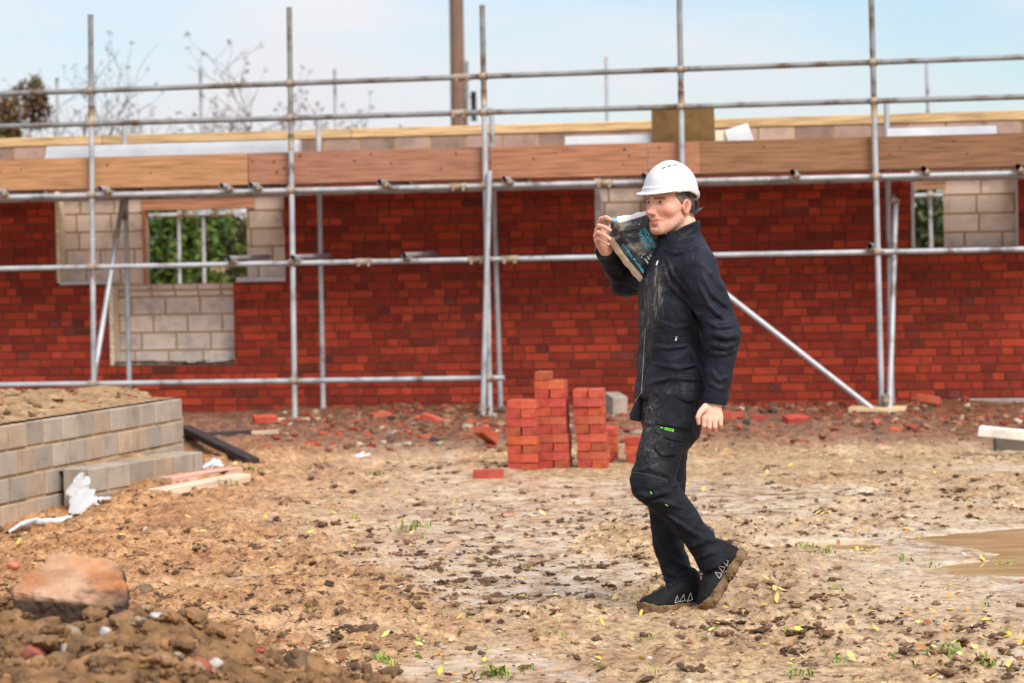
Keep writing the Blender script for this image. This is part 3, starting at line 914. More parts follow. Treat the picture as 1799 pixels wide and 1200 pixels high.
# deck and toe boards
def zdeck(u):
    a, b = wl_pt(-220, 352.3, N_R), wl_pt(2020, 299, N_R)
    return a[2] + (b[2] - a[2]) * (u - a[0]) / (b[0] - a[0]) + 0.05 + TR
def board(name, px0, px1, n0, n1, z0, z1, col, lab=None, zl=None):
    """board along the wall between two photo columns; z relative to the deck surface"""
    u0, u1 = ZL(px0, LED, n0)[0], ZL(px1, LED, n0)[0]
    mb = MB()
    za, zb = zdeck(u0), zdeck(u1)
    V, F = [], []
    for (u, z) in ((u0, za), (u1, zb)):
        for (y, dz) in ((-n0, z0), (-n1, z0), (-n1, z1), (-n0, z1)):
            V.append([u, y, z + dz])
    mb.add(V, [[0, 1, 5, 4], [1, 2, 6, 5], [2, 3, 7, 6], [3, 0, 4, 7], [3, 2, 1, 0], [4, 5, 6, 7]], col)
    o = mb.build(name, M['wood'], scaf)
    if lab: o['label'] = lab
    return o
bc = [(0.46, 0.27, 0.17), (0.4, 0.25, 0.17), (0.5, 0.31, 0.2)]
xs = [-230, 434, 1050, 1640, 2020]
for k in range(5):
    n = 1.19 - 0.215 * k if k < 4 else 0.265  # innermost row, added to keep sun off the upper wall
    for j in range(4):
        o0 = (j * 37 % 90) - 40 + k * 55
        board('deck_board', xs[j] + (o0 if j else 0) + 1, xs[j + 1] + ((j + 1) * 37 % 90 - 40 + k * 55 if j < 3 else 0) - 1, n, n - 0.208, 0.0, 0.038, bc[(k + j) % 3])
TB = [(-230, 436, (0.47, 0.25, 0.125)), (438, 861, (0.38, 0.185, 0.12)), (863, 1139, (0.42, 0.195, 0.115)), (1232, 1533, (0.3, 0.155, 0.085)), (1536, 2020, (0.26, 0.135, 0.075))]
for (a, b, c) in TB:
    board('toe_board', a, b, 1.236, 1.198, -0.012, 0.262, c)
board('toe_board', 1141, 1231, 1.238, 1.20, -0.01, 0.26, (0.42, 0.2, 0.12), 'short darker toe board piece behind the hard hat')
def knots():
    rs = np.random.RandomState(12); mb = MB()
    for _ in range(30):
        px = rs.uniform(-100, 1780); u = ZL(px, LED, 1.2365)[0]; z = zdeck(u) + rs.uniform(0.08, 0.23)
        w, h = rs.uniform(0.005, 0.014), rs.uniform(0.006, 0.018)
        an = np.linspace(0, 2 * np.pi, 9)[:-1]
        V = [[u + w * math.cos(t), -1.2405, z + h * math.sin(t)] for t in an]
        mb.add(V, [list(range(8))[::-1]], (0.16, 0.07, 0.04))
    o = mb.build('board_knots', M['wood'], scaf); o['kind'] = 'stuff'
knots()

# sole boards under the front standards
lab_s = ['thin timber sole board under the scaffold pole on the far left', 'light timber sole board under the second scaffold pole from the left', 'timber sole board under the middle scaffold poles beside the brick stacks',
         'timber sole board hidden by the walking man', 'timber sole board under the pole where the diagonal brace lands']
for i, p in enumerate(SOLE[:5]):
    Mx = WM @ Matrix.Translation((p[0] - 0.02, p[1], p[2] - 0.05)) @ Matrix.Rotation(R_([4, -5, 8, 3, -6][i]), 4, 'Z')
    mb = MB(); mb.bevbox(-0.25, 0.22, -0.11, 0.11, 0, 0.04, 0.004, (0.75, 0.55, 0.33))
    o = mb.build('sole_board', M['wood'], None, M=Mx)
    tag(o, lab_s[i], 'board', 'sole boards under the scaffold poles')

# ------------------------------------------------------------------ things lying on the scaffold deck
def steel_lintel(px0, px1, n, h, dep, label, lift=0.0):
    u0, u1 = ZL(px0, LED, n)[0], ZL(px1, LED, n)[0]
    za, zb = zdeck(u0) + 0.038 + lift, zdeck(u1) + 0.038 + lift
    mb = MB()
    prof = [(0, 0), (0, h * 0.62), (dep * 0.45, h), (dep, h), (dep, 0)]
    V, F = [], []
    for (u, z) in ((u0, za), (u1, zb)):
        for (y, dz) in prof: V.append([u, -n + y, z + dz])
    k = len(prof)
    F = [[j, (j + 1) % k, k + (j + 1) % k, k + j] for j in range(k)] + [list(range(k))[::-1], [k + j for j in range(k)]]
    mb.add(V, F)
    o = mb.build('steel_lintel', M['white_steel'], None, M=WM)
    return tag(o, label, 'lintel', 'white steel lintels on the scaffold')
steel_lintel(80, 524, 1.0, 0.345, 0.15, 'long white steel lintel lying on the scaffold boards at the left')
steel_lintel(993, 1146, 0.9, 0.315, 0.12, 'short white steel lintel lying beside the brown board')
steel_lintel(1560, 1752, 0.8, 0.315, 0.12, 'thin white steel lintel lying behind the right toe board')

def sheet(name, mat, pts, n, th, label, cat, dn=0.0):
    """flat sheet with real thickness; pts = photo corners on plane n (dn tilts the top back)"""
    a = [wl_pt(*p, n - (dn if i in (2, 3) else 0)) for i, p in enumerate(pts)]
    V = np.array(a + [q + np.array([0, th, 0]) for q in a])
    mb = MB(); mb.add(V, [[0, 1, 2, 3], [7, 6, 5, 4], [0, 4, 5, 1], [1, 5, 6, 2], [2, 6, 7, 3], [3, 7, 4, 0]])
    o = mb.build(name, M[mat], None, M=WM)
    return tag(o, label, cat)
sheet('plywood_board', 'plywood', [(1146, 268), (1257, 268), (1254, 187), (1144, 189)], 0.95, 0.03, 'upright brown board standing on the scaffold above the hard hat', 'board', 0.04)
sheet('cement_board', 'white_board', [(1284, 264), (1331, 262), (1313, 216), (1273, 229)], 1.05, 0.02, 'white square board leaning tilted on the scaffold', 'board', 0.12)
sheet('insulation_board', 'cream_board', [(1256, 266), (1283, 266), (1275, 229), (1257, 229)], 0.96, 0.04, 'cream insulation offcut between the brown board and the tilted white board', 'board', 0.05)

# ================================================================== REAR SCAFFOLD
rear = empty('rear_scaffold'); rear.matrix_world = WM
tag(rear, 'thin grey scaffold poles standing beyond the building, seen over its top and through its windows', 'scaffold')
NR = -10.5
for (t, b) in [((100, 137), (108, 600)), ((352, 117), (361, 600)), ((588, 121), (596, 600)), ((1065, 100), (1073, 600)), ((1628, 104), (1640, 600)), ((314, 360), (317, 600)), ((830, 330), (836, 600)), ((1300, 330), (1307, 600))]:
    tube_part('standard', wl_pt(*t, NR), wl_pt(*b, NR), rear)
tube_part('ledger', wl_pt(-100, 388, NR + 0.05), wl_pt(1900, 336, NR + 0.05), rear)
for px in (318, 336, 376, 404, 1634):
    p = wl_pt(px, 388 - (px + 100) * 52 / 2000., NR + 0.08); coupler(p, rear, 1.3)
for px in (330, 385): 
    p = wl_pt(px, 388 - (px + 100) * 52 / 2000., NR); tube_part('transom', (p[0], p[1] - 0.25, p[2] + 0.06), (p[0] + 0.03, p[1] + 1.0, p[2] + 0.06), rear)

# ================================================================== UTILITY POLE
YP = 45.0
pole = empty('utility_pole', tuple(at(808, 600, YP)[:2]) + (0,))
tag(pole, 'brown wooden utility pole standing behind the building', 'pole')
def loc_of(px, py, Y=YP): return at(px, py, Y) - np.array(pole.location)
mb = MB()
pb, pt = loc_of(811, 560), loc_of(800, -90)
mb.tube(np.array([pb + (pt - pb) * t for t in np.linspace(0, 1, 8)]), np.linspace(0.15, 0.128, 8), 18)
mb.build('shaft', M['pole_wood'], pole, True)
mb = MB(); mb.tube([loc_of(822, 560, YP - 0.1), loc_of(820, 107, YP - 0.1)], 0.026, 10); mb.build('conduit', M['galv'], pole, True)
mb = MB(); a = loc_of(833, 213, YP - 0.1); b = loc_of(831.5, 161, YP - 0.1)
mb.tube([a, a + (b - a) * 0.5, b], 0.052, 12)
mb.build('cable_joint', M['dark'], pole, True)
mb = MB()
for py in (170, 204):
    p = loc_of(820, py, YP - 0.1); q = loc_of(834, py, YP - 0.1); mb.bevbox(p[0] - 0.05, q[0], p[1] - 0.012, p[1] + 0.012, p[2] - 0.015, p[2] + 0.015, 0.003)
mb.build('bracket', M['galv'], pole)

# ================================================================== TREES AND HEDGE BEYOND
def leaf_cloud(name, centers, radii, n, size, pal, parent, seed, squash=(1, 1, 1), shell=0.45):
    rs = np.random.RandomState(seed)
    centers = np.array(centers, float); radii = np.array(radii, float)
    w = radii ** 2; w /= w.sum()
    ci = rs.choice(len(centers), n, p=w)
    d = rs.normal(size=(n, 3)); d /= np.linalg.norm(d, axis=1)[:, None]
    r = radii[ci] * (shell + (1 - shell) * rs.uniform(size=n) ** 0.5) * rs.uniform(0.85, 1.12, n)
    P = centers[ci] + d * r[:, None] * np.array(squash)
    a = rs.normal(size=(n, 3)); a /= np.linalg.norm(a, axis=1)[:, None]
    b = np.cross(a, rs.normal(size=(n, 3))); b /= np.linalg.norm(b, axis=1)[:, None]
    s = size * rs.uniform(0.6, 1.4, n)[:, None]
    V = np.stack([P - a * s, P + b * s * 0.5, P + a * s, P - b * s * 0.5], 1).reshape(-1, 3)
    pal = np.array(pal)
    clump = noise3(P * 1.1, seed)
    idx = np.clip((clump * 0.75 + rs.uniform(0, 0.4, n)) * len(pal) * 0.95, 0, len(pal) - 1).astype(int)
    c = np.repeat(pal[idx] * rs.uniform(0.75, 1.25, (n, 1)), 4, axis=0)
    return mesh_np(name, V, np.arange(n * 4).reshape(n, 4), M['leaf'], c, False, parent)

GREEN = [(0.025, 0.05, 0.015), (0.045, 0.09, 0.02), (0.08, 0.14, 0.025), (0.15, 0.2, 0.035), (0.05, 0.08, 0.03)]
OLIVE = [(0.04, 0.05, 0.02), (0.07, 0.08, 0.03), (0.1, 0.09, 0.04), (0.13, 0.14, 0.05)]
def shrub(name, px, Y, h, r, n, pal, label, cat, seed, group=None, size=0.07):
    x0 = at(px, 450, Y)[0]
    root = empty(name, (x0, Y, 0)); tag(root, label, cat, group)
    rs = np.random.RandomState(seed)
    cs, rr = [], []
    for i in range(13):
        z = h * rs.uniform(0.2, 0.86)
        w = r * (1 - 0.45 * (z / h))
        cs.append([rs.uniform(-w, w), rs.uniform(-w, w) * 0.7, z]); rr.append(rs.uniform(0.25, 0.42) * min(r, h))
    leaf_cloud('crown', cs, rr, n, size, pal, root, seed)
    mb = MB()
    for i in range(7):
        c = np.array(cs[i]); mb.tube([[rs.uniform(-.15, .15), rs.uniform(-.1, .1), -0.1], c * [0.5, 0.5, 0.55], c], [0.05, 0.03, 0.01], 6)
    mb.build('trunk', M['bark'], root, True)
    return root
HG = 'bushes seen through the window openings'
shrub('bush', 250, 38, 2.75, 1.5, 6000, GREEN, 'dark green bush filling the left part of the large window opening', 'bush', 1, HG)
shrub('bush', 355, 39, 2.7, 1.2, 6000, GREEN[1:], 'mid green leafy bush in the middle of the large window opening', 'bush', 2, HG)
shrub('bush', 440, 41, 2.9, 1.2, 5000, OLIVE, 'olive brown bush at the right edge of the large window opening', 'bush', 3, HG)
shrub('bush', 1598, 38, 2.6, 1.3, 4500, OLIVE + GREEN[:2], 'dull green bush behind the left part of the small right window', 'bush', 4, HG)
shrub('bush', 1668, 40, 2.5, 1.3, 4500, GREEN[:3], 'green bush behind the right part of the small right window', 'bush', 5, HG)
shrub('bush', 150, 42, 2.7, 1.5, 4000, GREEN, 'dark bush hidden behind the left blockwork', 'bush', 6, HG)

def far_hedge():
    rs = np.random.RandomState(44)
    xs = np.linspace(-48, 48, 90)
    cs = [[x, 66 + rs.uniform(-1.5, 1.5), rs.uniform(0.6, 1.6)] for x in xs]
    o = leaf_cloud('far_hedge', cs, rs.uniform(0.9, 1.5, 90), 16000, 0.17, GREEN[:3] + OLIVE, None, 45, shell=0.5)
    tag(o, kind='stuff')
far_hedge()
RUSSET = [(0.1, 0.035, 0.03), (0.17, 0.06, 0.04), (0.2, 0.1, 0.05), (0.12, 0.1, 0.03), (0.16, 0.17, 0.04)]
def russet():
    Y = 41; x0 = at(-14, 450, Y)[0]
    root = empty('russet_tree', (x0, Y, 0)); tag(root, 'russet and olive autumn tree at the far left edge beyond the building', 'tree', 'trees beyond the building')
    rs = np.random.RandomState(8); cs, rr = [], []
    for i in range(22):
        z = rs.uniform(2.2, 4.65); w = 0.95 * math.sqrt(max(0.05, 1 - ((z - 2.8) / 2.2) ** 2))
        cs.append([rs.uniform(-w, w), rs.uniform(-w, w), z]); rr.append(rs.uniform(0.22, 0.42))
    leaf_cloud('crown', cs, rr, 9000, 0.05, RUSSET, root, 8, shell=0.2)
    mb = MB()
    mb.tube([[0, 0, -0.1], [0.05, 0, 1.2], [0, 0.1, 2.6]], [0.12, 0.09, 0.05], 8)
    for c in cs: mb.tube([[0, 0, 1.6], np.array(c) * [0.5, 0.5, 0.8], c, np.array(c) * [1.25, 1.2, 1.1]], [0.04, 0.02, 0.01, 0.004], 5)
    mb.build('trunk', M['bark'], root, True)
russet()

def bare_tree(px, Y, h, label, seed, spread=0.5, leaves=500, tw=0.0055):
    x0 = at(px, 450, Y)[0]
    root = empty('bare_tree', (x0, Y, 0)); tag(root, label, 'tree', 'trees beyond the building')
    rs = np.random.RandomState(seed)
    mb = MB(); tips = []
    def grow(p, d, L, r, lev):
        pts = [p]; q = p.copy(); dd = d.copy()
        for i in range(4):
            dd = dd + rs.normal(0, 0.13, 3); dd[2] += 0.05; dd /= np.linalg.norm(dd)
            q = q + dd * L / 4; pts.append(q.copy())
        mb.tube(np.array(pts), np.linspace(r, r * 0.55, 5), 5 if lev > 1 else 8, cap=False)
        if lev >= 5 or r < 0.0028:
            tips.append(q); return
        nb = 3 if lev < 4 else 2
        for i in range(nb):
            k = rs.randint(2, 5); a = rs.normal(0, 1, 3); a[2] = abs(a[2]) * 0.6
            nd = dd * (1 - spread) + a / np.linalg.norm(a) * spread
            nd /= np.linalg.norm(nd)
            grow(pts[k], nd, L * rs.uniform(0.6, 0.85), max(r * 0.6, tw * 0.55), lev + 1)
    grow(np.array([0., 0, -0.1]), np.array([0.03, 0, 1.0]), h * 0.36, 0.06, 0)
    mb.build('trunk', M['bark'], root, True)
    t = np.array(tips)
    k = rs.choice(len(t), min(len(t), leaves), replace=False)
    leaf_cloud('crown', t[k], np.full(len(k), 0.05), leaves, 0.026, RUSSET[:3], root, seed)
bare_tree(75, 47, 5.1, 'thin bare tree beside the russet tree', 21, 0.55, 420)
bare_tree(195, 46, 5.5, 'bare twiggy tree behind the far left scaffold pole', 22, 0.6, 700)
bare_tree(275, 49, 5.0, 'faint low bare tree to the right of the far left scaffold pole', 23, 0.6, 420)
bare_tree(478, 46, 5.5, 'bare tree with russet leaves behind the second scaffold pole', 24, 0.6, 1300)
bare_tree(590, 50, 4.1, 'low bare tree between the second scaffold pole and the utility pole', 25, 0.65, 350)
bare_tree(1790, 48, 4.3, 'low bare tree at the far right above the wall', 26, 0.65, 80)
# ================================================================== LOW BLOCK WALLS ON THE LEFT
def block_wall(name, A, B, zb, zt, course, unit, label, seed, tint=1.0, thick=0.2, cap=None):
    A, B = np.array(A, float), np.array(B, float)
    L = np.linalg.norm((B - A)[:2]); a = math.atan2(B[1] - A[1], B[0] - A[0])
    root = empty(name, (A[0], A[1], 0), a)
    rs = np.random.RandomState(seed)
    bl = MB(); mo = MB()
    n = int(math.ceil((zt - zb) / course)); z1 = zt; i = 0
    while z1 > zb + 0.01:
        z0 = z1 - course
        x = -(0.5 * unit if i % 2 else 0) - 0.03
        while x < L:
            x0, x1 = max(x, 0), min(x + unit - 0.016, L)
            if x1 - x0 > 0.02:
                c = np.array([0.38, 0.325, 0.275]) * rs.uniform(0.8, 1.15) * tint * 0.88
                if rs.uniform() < 0.25: c = c * np.array([1.1, 0.98, 0.85])
                bl.bevbox(x0, x1, rs.uniform(-0.006, 0.004), thick, z0 + 0.016, z1, 0.006, c)
            x += unit
        i += 1; z1 = z0
    mo.box(0.006, L - 0.006, 0.012, thick - 0.004, zb - 0.05, zt - 0.008)
    o = bl.build('blocks', M['block'], root)
    m2 = mo.build('mortar', M['wall_mortar'], root)
    return tag(root, label, 'wall')
WA1 = np.array([-3.83, 11.93]); WB1 = np.array([-2.33, 17.0])
block_wall('block_wall', WA1, WB1, -0.2, 0.5, 0.16, 0.232, 'low grey block retaining wall holding back soil at the left', 31)
block_wall('return_wall', (WB1[0] + 0.0, WB1[1] + 0.01), (WB1[0] - 0.6, WB1[1] + 2.4), -0.05, 0.38, 0.16, 0.25, 'short return of the retaining wall running back towards the brick building', 33, 0.95)
S0, S1 = gp(158, 868, 0.03), gp(356, 834, 0.03)
block_wall('step_wall', S0[:2], S1[:2], -0.1, 0.185, 0.165, 0.25, 'single course of grey blocks stepping out in front of the retaining wall', 32, 0.92)
M['soil'] = ramp_mat('soil', [(0.12, 0.07, 0.035), (0.3, 0.18, 0.09), (0.46, 0.31, 0.17)], 9, 9, 0.85, 0.8, 60, 0.012, spec=0.3)

def heightfield(name, xs, ys, zfn, mat, label=None, kind='stuff', cat=None, mask=None):
    X, Y = np.meshgrid(xs, ys, indexing='ij')
    Z = zfn(X, Y)
    i = np.arange(X.size).reshape(X.shape)
    F = np.stack([i[:-1, :-1], i[1:, :-1], i[1:, 1:], i[:-1, 1:]], -1)
    if mask is not None:
        k = mask(X, Y); k = k[:-1, :-1] & k[1:, :-1] & k[1:, 1:] & k[:-1, 1:]
        F = F[k]
    F = F.reshape(-1, 4)
    u_, inv = np.unique(F, return_inverse=True)
    V = np.stack([X, Y, Z], -1).reshape(-1, 3)[u_]
    o = mesh_np(name, V, inv.reshape(-1, 4), mat, None, True)
    return tag(o, label, cat, None, kind)
def bank_side(x, y):   # metres behind the face of the retaining wall
    d = np.array(WB1) - np.array(WA1); d /= np.linalg.norm(d); nn = np.array([-d[1], d[0]])
    return (x - WA1[0]) * nn[0] + (y - WA1[1]) * nn[1]
def soil_h(x, y):
    e = bank_side(x, y); w = sstep(0.06, 0.4, e)
    return 0.512 + w * (0.10 * (fbm2(x * 2.2, y * 2.2, 4, 12) - 0.25) + 0.09 * (fbm2(x * 9, y * 9, 3, 14) - 0.5) - 0.13 * sstep(15.0, 20.0, y)) - 0.5 * sstep(20.0, 20.9, y) - 0.75 * sstep(-5.6, -7.1, x) - 0.75 * sstep(12.6, 11.6, y) * w
heightfield('soil', np.arange(-7.2, -2.1, 0.03), np.arange(11.5, 20.9, 0.035), soil_h, M['soil'], None, 'structure',
            mask=lambda x, y: (bank_side(x, y) > 0.02) & ((y < WB1[1]) | (x < WB1[0] - 0.1 - 0.25 * (y - WB1[1]))) & ((y < WB1[1] + 2.4) | (x < WB1[0] - 0.75)))
rs = np.random.RandomState(29)
x = rs.uniform(-4.6, -2.35, 420); y = rs.uniform(13.6, 19.5, 420)
k = (bank_side(x, y) > 0.08) & (x < WB1[0] - 0.12 - 0.25 * (y - WB1[1])) & (np.abs(x) < 0.22 * y)
x, y = x[k], y[k]
pal = np.array([(0.3, 0.18, 0.09), (0.14, 0.08, 0.04), (0.42, 0.34, 0.25), (0.36, 0.11, 0.06)])
scatter('soil_lumps', [cluster(s + 90) for s in range(6)], x, y, 0.008 + 0.03 * rs.uniform(size=len(x)) ** 3, pal[rs.choice(4, len(x), p=[0.45, 0.35, 0.12, 0.08])], M['clod'], 0.3, zfn=soil_h)
# earth heaped on the ledge behind the step course
def ledge_h(x, y): return 0.16 + 0.06 * (fbm2(x * 7, y * 7, 3, 15) - 0.4)
def between(x, y):
    d = (S1 - S0)[:2]; L = np.linalg.norm(d); d = d / L; nn = np.array([-d[1], d[0]])
    e = (x - S0[0]) * nn[0] + (y - S0[1]) * nn[1]; t = (x - S0[0]) * d[0] + (y - S0[1]) * d[1]
    return (e > 0.1) & (bank_side(x, y) < 0.05) & (t > 0.02) & (t < L + 0.1)
heightfield('ledge_soil', np.arange(-3.0, -1.5, 0.02), np.arange(14.4, 17.2, 0.02), ledge_h, M['soil'], None, 'structure', mask=between)

# ------------------------------------------------------------------ planks, bars and plastic on the left
def plank(name, pa, pb, w, th, col, label, cat, z=0.03, mat='wood', za=None, zb=None):
    A, B = gp(*pa, z), gp(*pb, z)
    d = B - A; L = np.linalg.norm(d[:2]); a = math.atan2(d[1], d[0])
    Mx = Matrix.Translation(Vector((A[0], A[1], z if za is None else za))) @ Matrix.Rotation(a, 4, 'Z') @ Matrix.Rotation(-math.atan2((zb or z) - (za or z), L), 4, 'Y')
    mb = MB()
    for i in range(4):
        mb.bevbox(0 + 0, L, -w / 2, w / 2, 0, th, 0.004, col) if i == 0 else None
    return tag(mb.build(name, M[mat], None, M=Mx), label, cat)
plank('plank', (272, 871), (428, 848), 0.12, 0.05, (0.72, 0.55, 0.42), 'pale timber plank lying on the mud in front of the step course', 'plank', 0.05, za=0.04, zb=0.06)
plank('plank', (290, 848), (415, 832), 0.13, 0.045, (0.62, 0.38, 0.29), 'pinkish timber plank lying behind the pale one', 'plank', 0.06, za=0.05, zb=0.06)
plank('plank', (325, 770), (440, 765), 0.1, 0.045, (0.06, 0.045, 0.04), 'short blackened plank lying level by the end of the block wall', 'plank', 0.08, za=0.07, zb=0.08)
plank('plank', (385, 765), (490, 762), 0.12, 0.03, (0.55, 0.42, 0.3), 'weathered plank half buried in rubble beyond the blackened one', 'plank', 0.07, za=0.06, zb=0.07)
plank('plank', (326, 772), (445, 815), 0.09, 0.05, (0.045, 0.035, 0.035), 'dark timber bar slanting down from the end of the block wall', 'plank', 0.06, za=0.12, zb=0.05)

def crumple(name, pts, r, label, seed, mat='plastic', cat='sheet'):
    """a crumpled sheet: a thin creased surface swept along a path of photo points"""
    rs = np.random.RandomState(seed)
    pts = np.array(pts)
    n, m = 46, 30
    t = np.linspace(0, 1, n)
    seg = np.linspace(0, 1, len(pts))
    C = np.stack([np.interp(t, seg, pts[:, i]) for i in range(3)], -1)
    a = np.linspace(0, 2 * np.pi, m, endpoint=False)
    V = np.zeros((n, m, 3))
    for i in range(n):
        rr = r * (0.55 + 0.75 * noise2(np.array([t[i] * 6 + seed]), np.array([0.3]), seed)[0]) * (0.35 + 0.65 * math.sin(math.pi * min(0.97, max(0.03, t[i]))) ** 0.5)
        V[i] = C[i] + rr * np.stack([np.cos(a), 0.7 * np.sin(a), 0.75 * np.sin(a + 0.7)], -1)
    N_ = (np.abs(2 * fbm3(V * 9 + seed, 3, seed) - 1)) 
    dirv = V - C[:, None]
    V = C[:, None] + dirv * (0.55 + 1.5 * N_[..., None])
    V = V.reshape(-1, 3)
    i = np.arange(n * m).reshape(n, m)
    F = np.stack([i[:-1], np.roll(i[:-1], -1, 1), np.roll(i[1:], -1, 1), i[1:]], -1).reshape(-1, 4)
    return tag(mesh_np(name, V, F, M[mat], None, False), label, cat)
def ap(px, py, Y): return at(px, py, Y)
crumple('plastic_sheet', [ap(140, 838, 14.95), ap(138, 862, 14.9), ap(150, 882, 14.8), ap(158, 908, 14.65)], 0.07, 'crumpled white plastic sheet hanging down at the step of the block wall', 41)
crumple('plastic_sheet', [ap(160, 884, 14.7), ap(178, 886, 14.65), ap(185, 890, 14.6)], 0.05, 'small lump of white plastic to the right of the hanging sheet', 42)
crumple('plastic_sheet', [ap(8, 940, 14.0), ap(32, 924, 14.15), ap(60, 915, 14.3), ap(84, 918, 14.4)], 0.045, 'strip of torn white plastic at the foot of the block wall', 43)
crumple('plastic_sheet', [ap(88, 917, 14.45), ap(126, 908, 14.55)], 0.025, 'thin twist of white plastic between the two larger sheets', 46)
crumple('plastic_sheet', [ap(352, 826, 16.2), ap(372, 812, 16.3), ap(388, 824, 16.2)], 0.05, 'white plastic scrap lying on the pinkish plank', 44)
crumple('plastic_sheet', [ap(614, 806, 17.4), ap(646, 800, 17.6)], 0.05, 'pale scrap of plastic lying on the mud left of the brick stacks', 45)

# ================================================================== BRICKS
BL, BW, BH = 0.2, 0.097, 0.0605
M['new_brick'] = ramp_mat('new_brick', [(0.62, 0.55, 0.55), (0.95, 0.95, 0.95), (1.2, 1.35, 1.5)], 14, 9, 0.85, 0.35, 70, 0.003, attr=True, spec=0.25)
def brick_mesh(i):
    rs = np.random.RandomState(100 + i)
    mb = MB(); c = np.array([0.5, 0.1, 0.05]) * rs.uniform(0.68, 1.1) * np.array([1, rs.uniform(0.75, 1.2), rs.uniform(0.8, 1.3)])
    mb.bevbox(-BL / 2, BL / 2, -BW / 2, BW / 2, 0, BH - 0.001, 0.004, c, jit=0.0012)
    o = mb.build('brick', M['new_brick']); me = o.data; bpy.data.objects.remove(o); return me
BM = [brick_mesh(i) for i in range(10)]
def brick(loc, rz, label, group=None, rx=0.0, ry=0.0, k=None):
    o = bpy.data.objects.new('brick', BM[RNG.randint(10) if k is None else k])
    COL.objects.link(o); o.location = loc; o.rotation_euler = (rx, ry, rz)
    return tag(o, label, 'brick', group)
ORD = ['top', 'second', 'third', 'fourth', 'fifth', 'sixth', 'seventh', 'eighth', 'ninth', 'tenth', 'eleventh']
def stack(px, py, courses, rz, nm, top_header=False, zoff=0.0, seed=0):
    """px,py: photo point of the front lower left corner"""
    rs = np.random.RandomState(seed)
    A = gp(px, py, 0.0)
    base = Matrix.Translation(Vector((A[0], A[1], zoff))) @ Matrix.Rotation(rz, 4, 'Z')
    n = len(courses)
    drift = np.array([0.0, 0.0])
    for i, kind in enumerate(courses):          # from the ground up
        z = i * BH
        o_ = ORD[n - 1 - i] + (' course' if n - 1 - i else ' course')
        drift = drift + rs.normal(0, 0.0035, 2)
        def put(x, y, r, what):
            p = base @ Vector((x + drift[0] + rs.normal(0, 0.003), y + drift[1] + rs.normal(0, 0.0022), z))
            brick(p, rz + r + rs.normal(0, 0.014), f'red brick in {nm}, {o_} from top, {what}' if n - 1 - i else f'red brick in {nm}, top course, {what}', 'bricks in the stacks')
        if kind == 's':
            put(BL / 2, BW / 2, 0, 'lengthways in front'); put(BL / 2, BW * 1.5 + 0.005, 0, 'lengthways behind')
        elif kind == 'h':
            put(BW / 2, BL / 2, math.pi / 2, 'end on at the left'); put(BW * 1.5 + 0.005, BL / 2, math.pi / 2, 'end on at the right')
        elif kind == '1':
            put(BW / 2, BL / 2, math.pi / 2, 'single brick end on')
YAW = R_(-8)
def alt(top, n):   # list from ground up, given the top course
    o = [top if i % 2 == 0 else ('h' if top == 's' else 's') for i in range(n)]
    return o[::-1]
stack(890, 829, alt('s', 8), YAW, 'left stack', seed=1)
stack(949, 825, alt('s', 10) + ['1'], YAW - 0.02, 'tall middle stack', seed=2)
stack(1013, 824, alt('h', 9), YAW + 0.0, 'right stack', seed=3)
stack(1054, 812, ['1'] * 4, YAW - 0.1, 'low pile behind right stack', seed=4)
stack(1098, 814, ['s', 'h', 's'], YAW, 'low stack behind man', seed=5)
# loose bricks
def loose(px, py, rz, label, rx=0, ry=0, z=None, lift=0.0):
    P = gp(px, py, 0.06); zz = float(ground_h(P[:1], P[1:2])[0]) if z is None else z
    brick((P[0], P[1], zz - 0.008 + lift), rz, label, 'loose bricks on the ground', rx, ry)
loose(858, 826, 0.03, 'single red brick lying flat on the mud left of the stacks')
loose(1284, 743, -0.12, 'red brick lying flat on the rubble just right of the hanging hand', z=0.1)
loose(1335, 748, 1.25, 'red brick standing end on in the rubble right of the hanging hand', z=0.09, ry=0.1)
loose(1396, 748, 0.5, 'broken looking red brick in the rubble midway between hand and diagonal brace', z=0.09, rx=0.3)
loose(1630, 724, -0.25, 'red brick lying tilted against the wall right of the diagonal brace', z=0.15, ry=0.15)
loose(852, 778, 0.9, 'red brick poking up tilted from the rubble behind the left stack', z=0.1, ry=0.5)
loose(466, 749, 0.3, 'red brick half sunk in rubble left of the second scaffold pole', z=0.1, rx=0.2)
loose(670, 745, 0.7, 'red brick in the rubble under the middle of the low rail', z=0.1, rx=0.4)
loose(760, 750, -0.5, 'red brick in the rubble between low rail and middle poles', z=0.1, ry=0.3)

# grey block behind the stacks, lintel scrap at right
def slab(name, px, py, z, dims, rz, col, label, cat, mat='block', rx=0.0, ry=0.0):
    P = gp(px, py, z)
    mb = MB(); mb.bevbox(-dims[0] / 2, dims[0] / 2, -dims[1] / 2, dims[1] / 2, 0, dims[2], 0.008, col, jit=0.003)
    Mx = Matrix.Translation(Vector((P[0], P[1], z))) @ Matrix.Rotation(rz, 4, 'Z') @ Matrix.Rotation(rx, 4, 'X') @ Matrix.Rotation(ry, 4, 'Y')
    return tag(mb.build(name, M[mat], None, M=Mx), label, cat)
slab('concrete_block', 1082, 734, 0.07, (0.13, 0.3, 0.2), 0.2, (0.36, 0.31, 0.27), 'grey concrete block standing behind the right brick stack', 'block', rx=0.1)
slab('concrete_block', 1784, 792, 0.0, (0.3, 0.16, 0.12), -0.1, (0.12, 0.1, 0.085), 'dark block carrying the white concrete offcut at the right edge', 'block')
slab('concrete_offcut', 1798, 774, 0.115, (0.62, 0.14, 0.07), R_(-16), (0.66, 0.62, 0.56), 'whitish concrete offcut lying on a dark block at the right edge', 'offcut', ry=0.1)

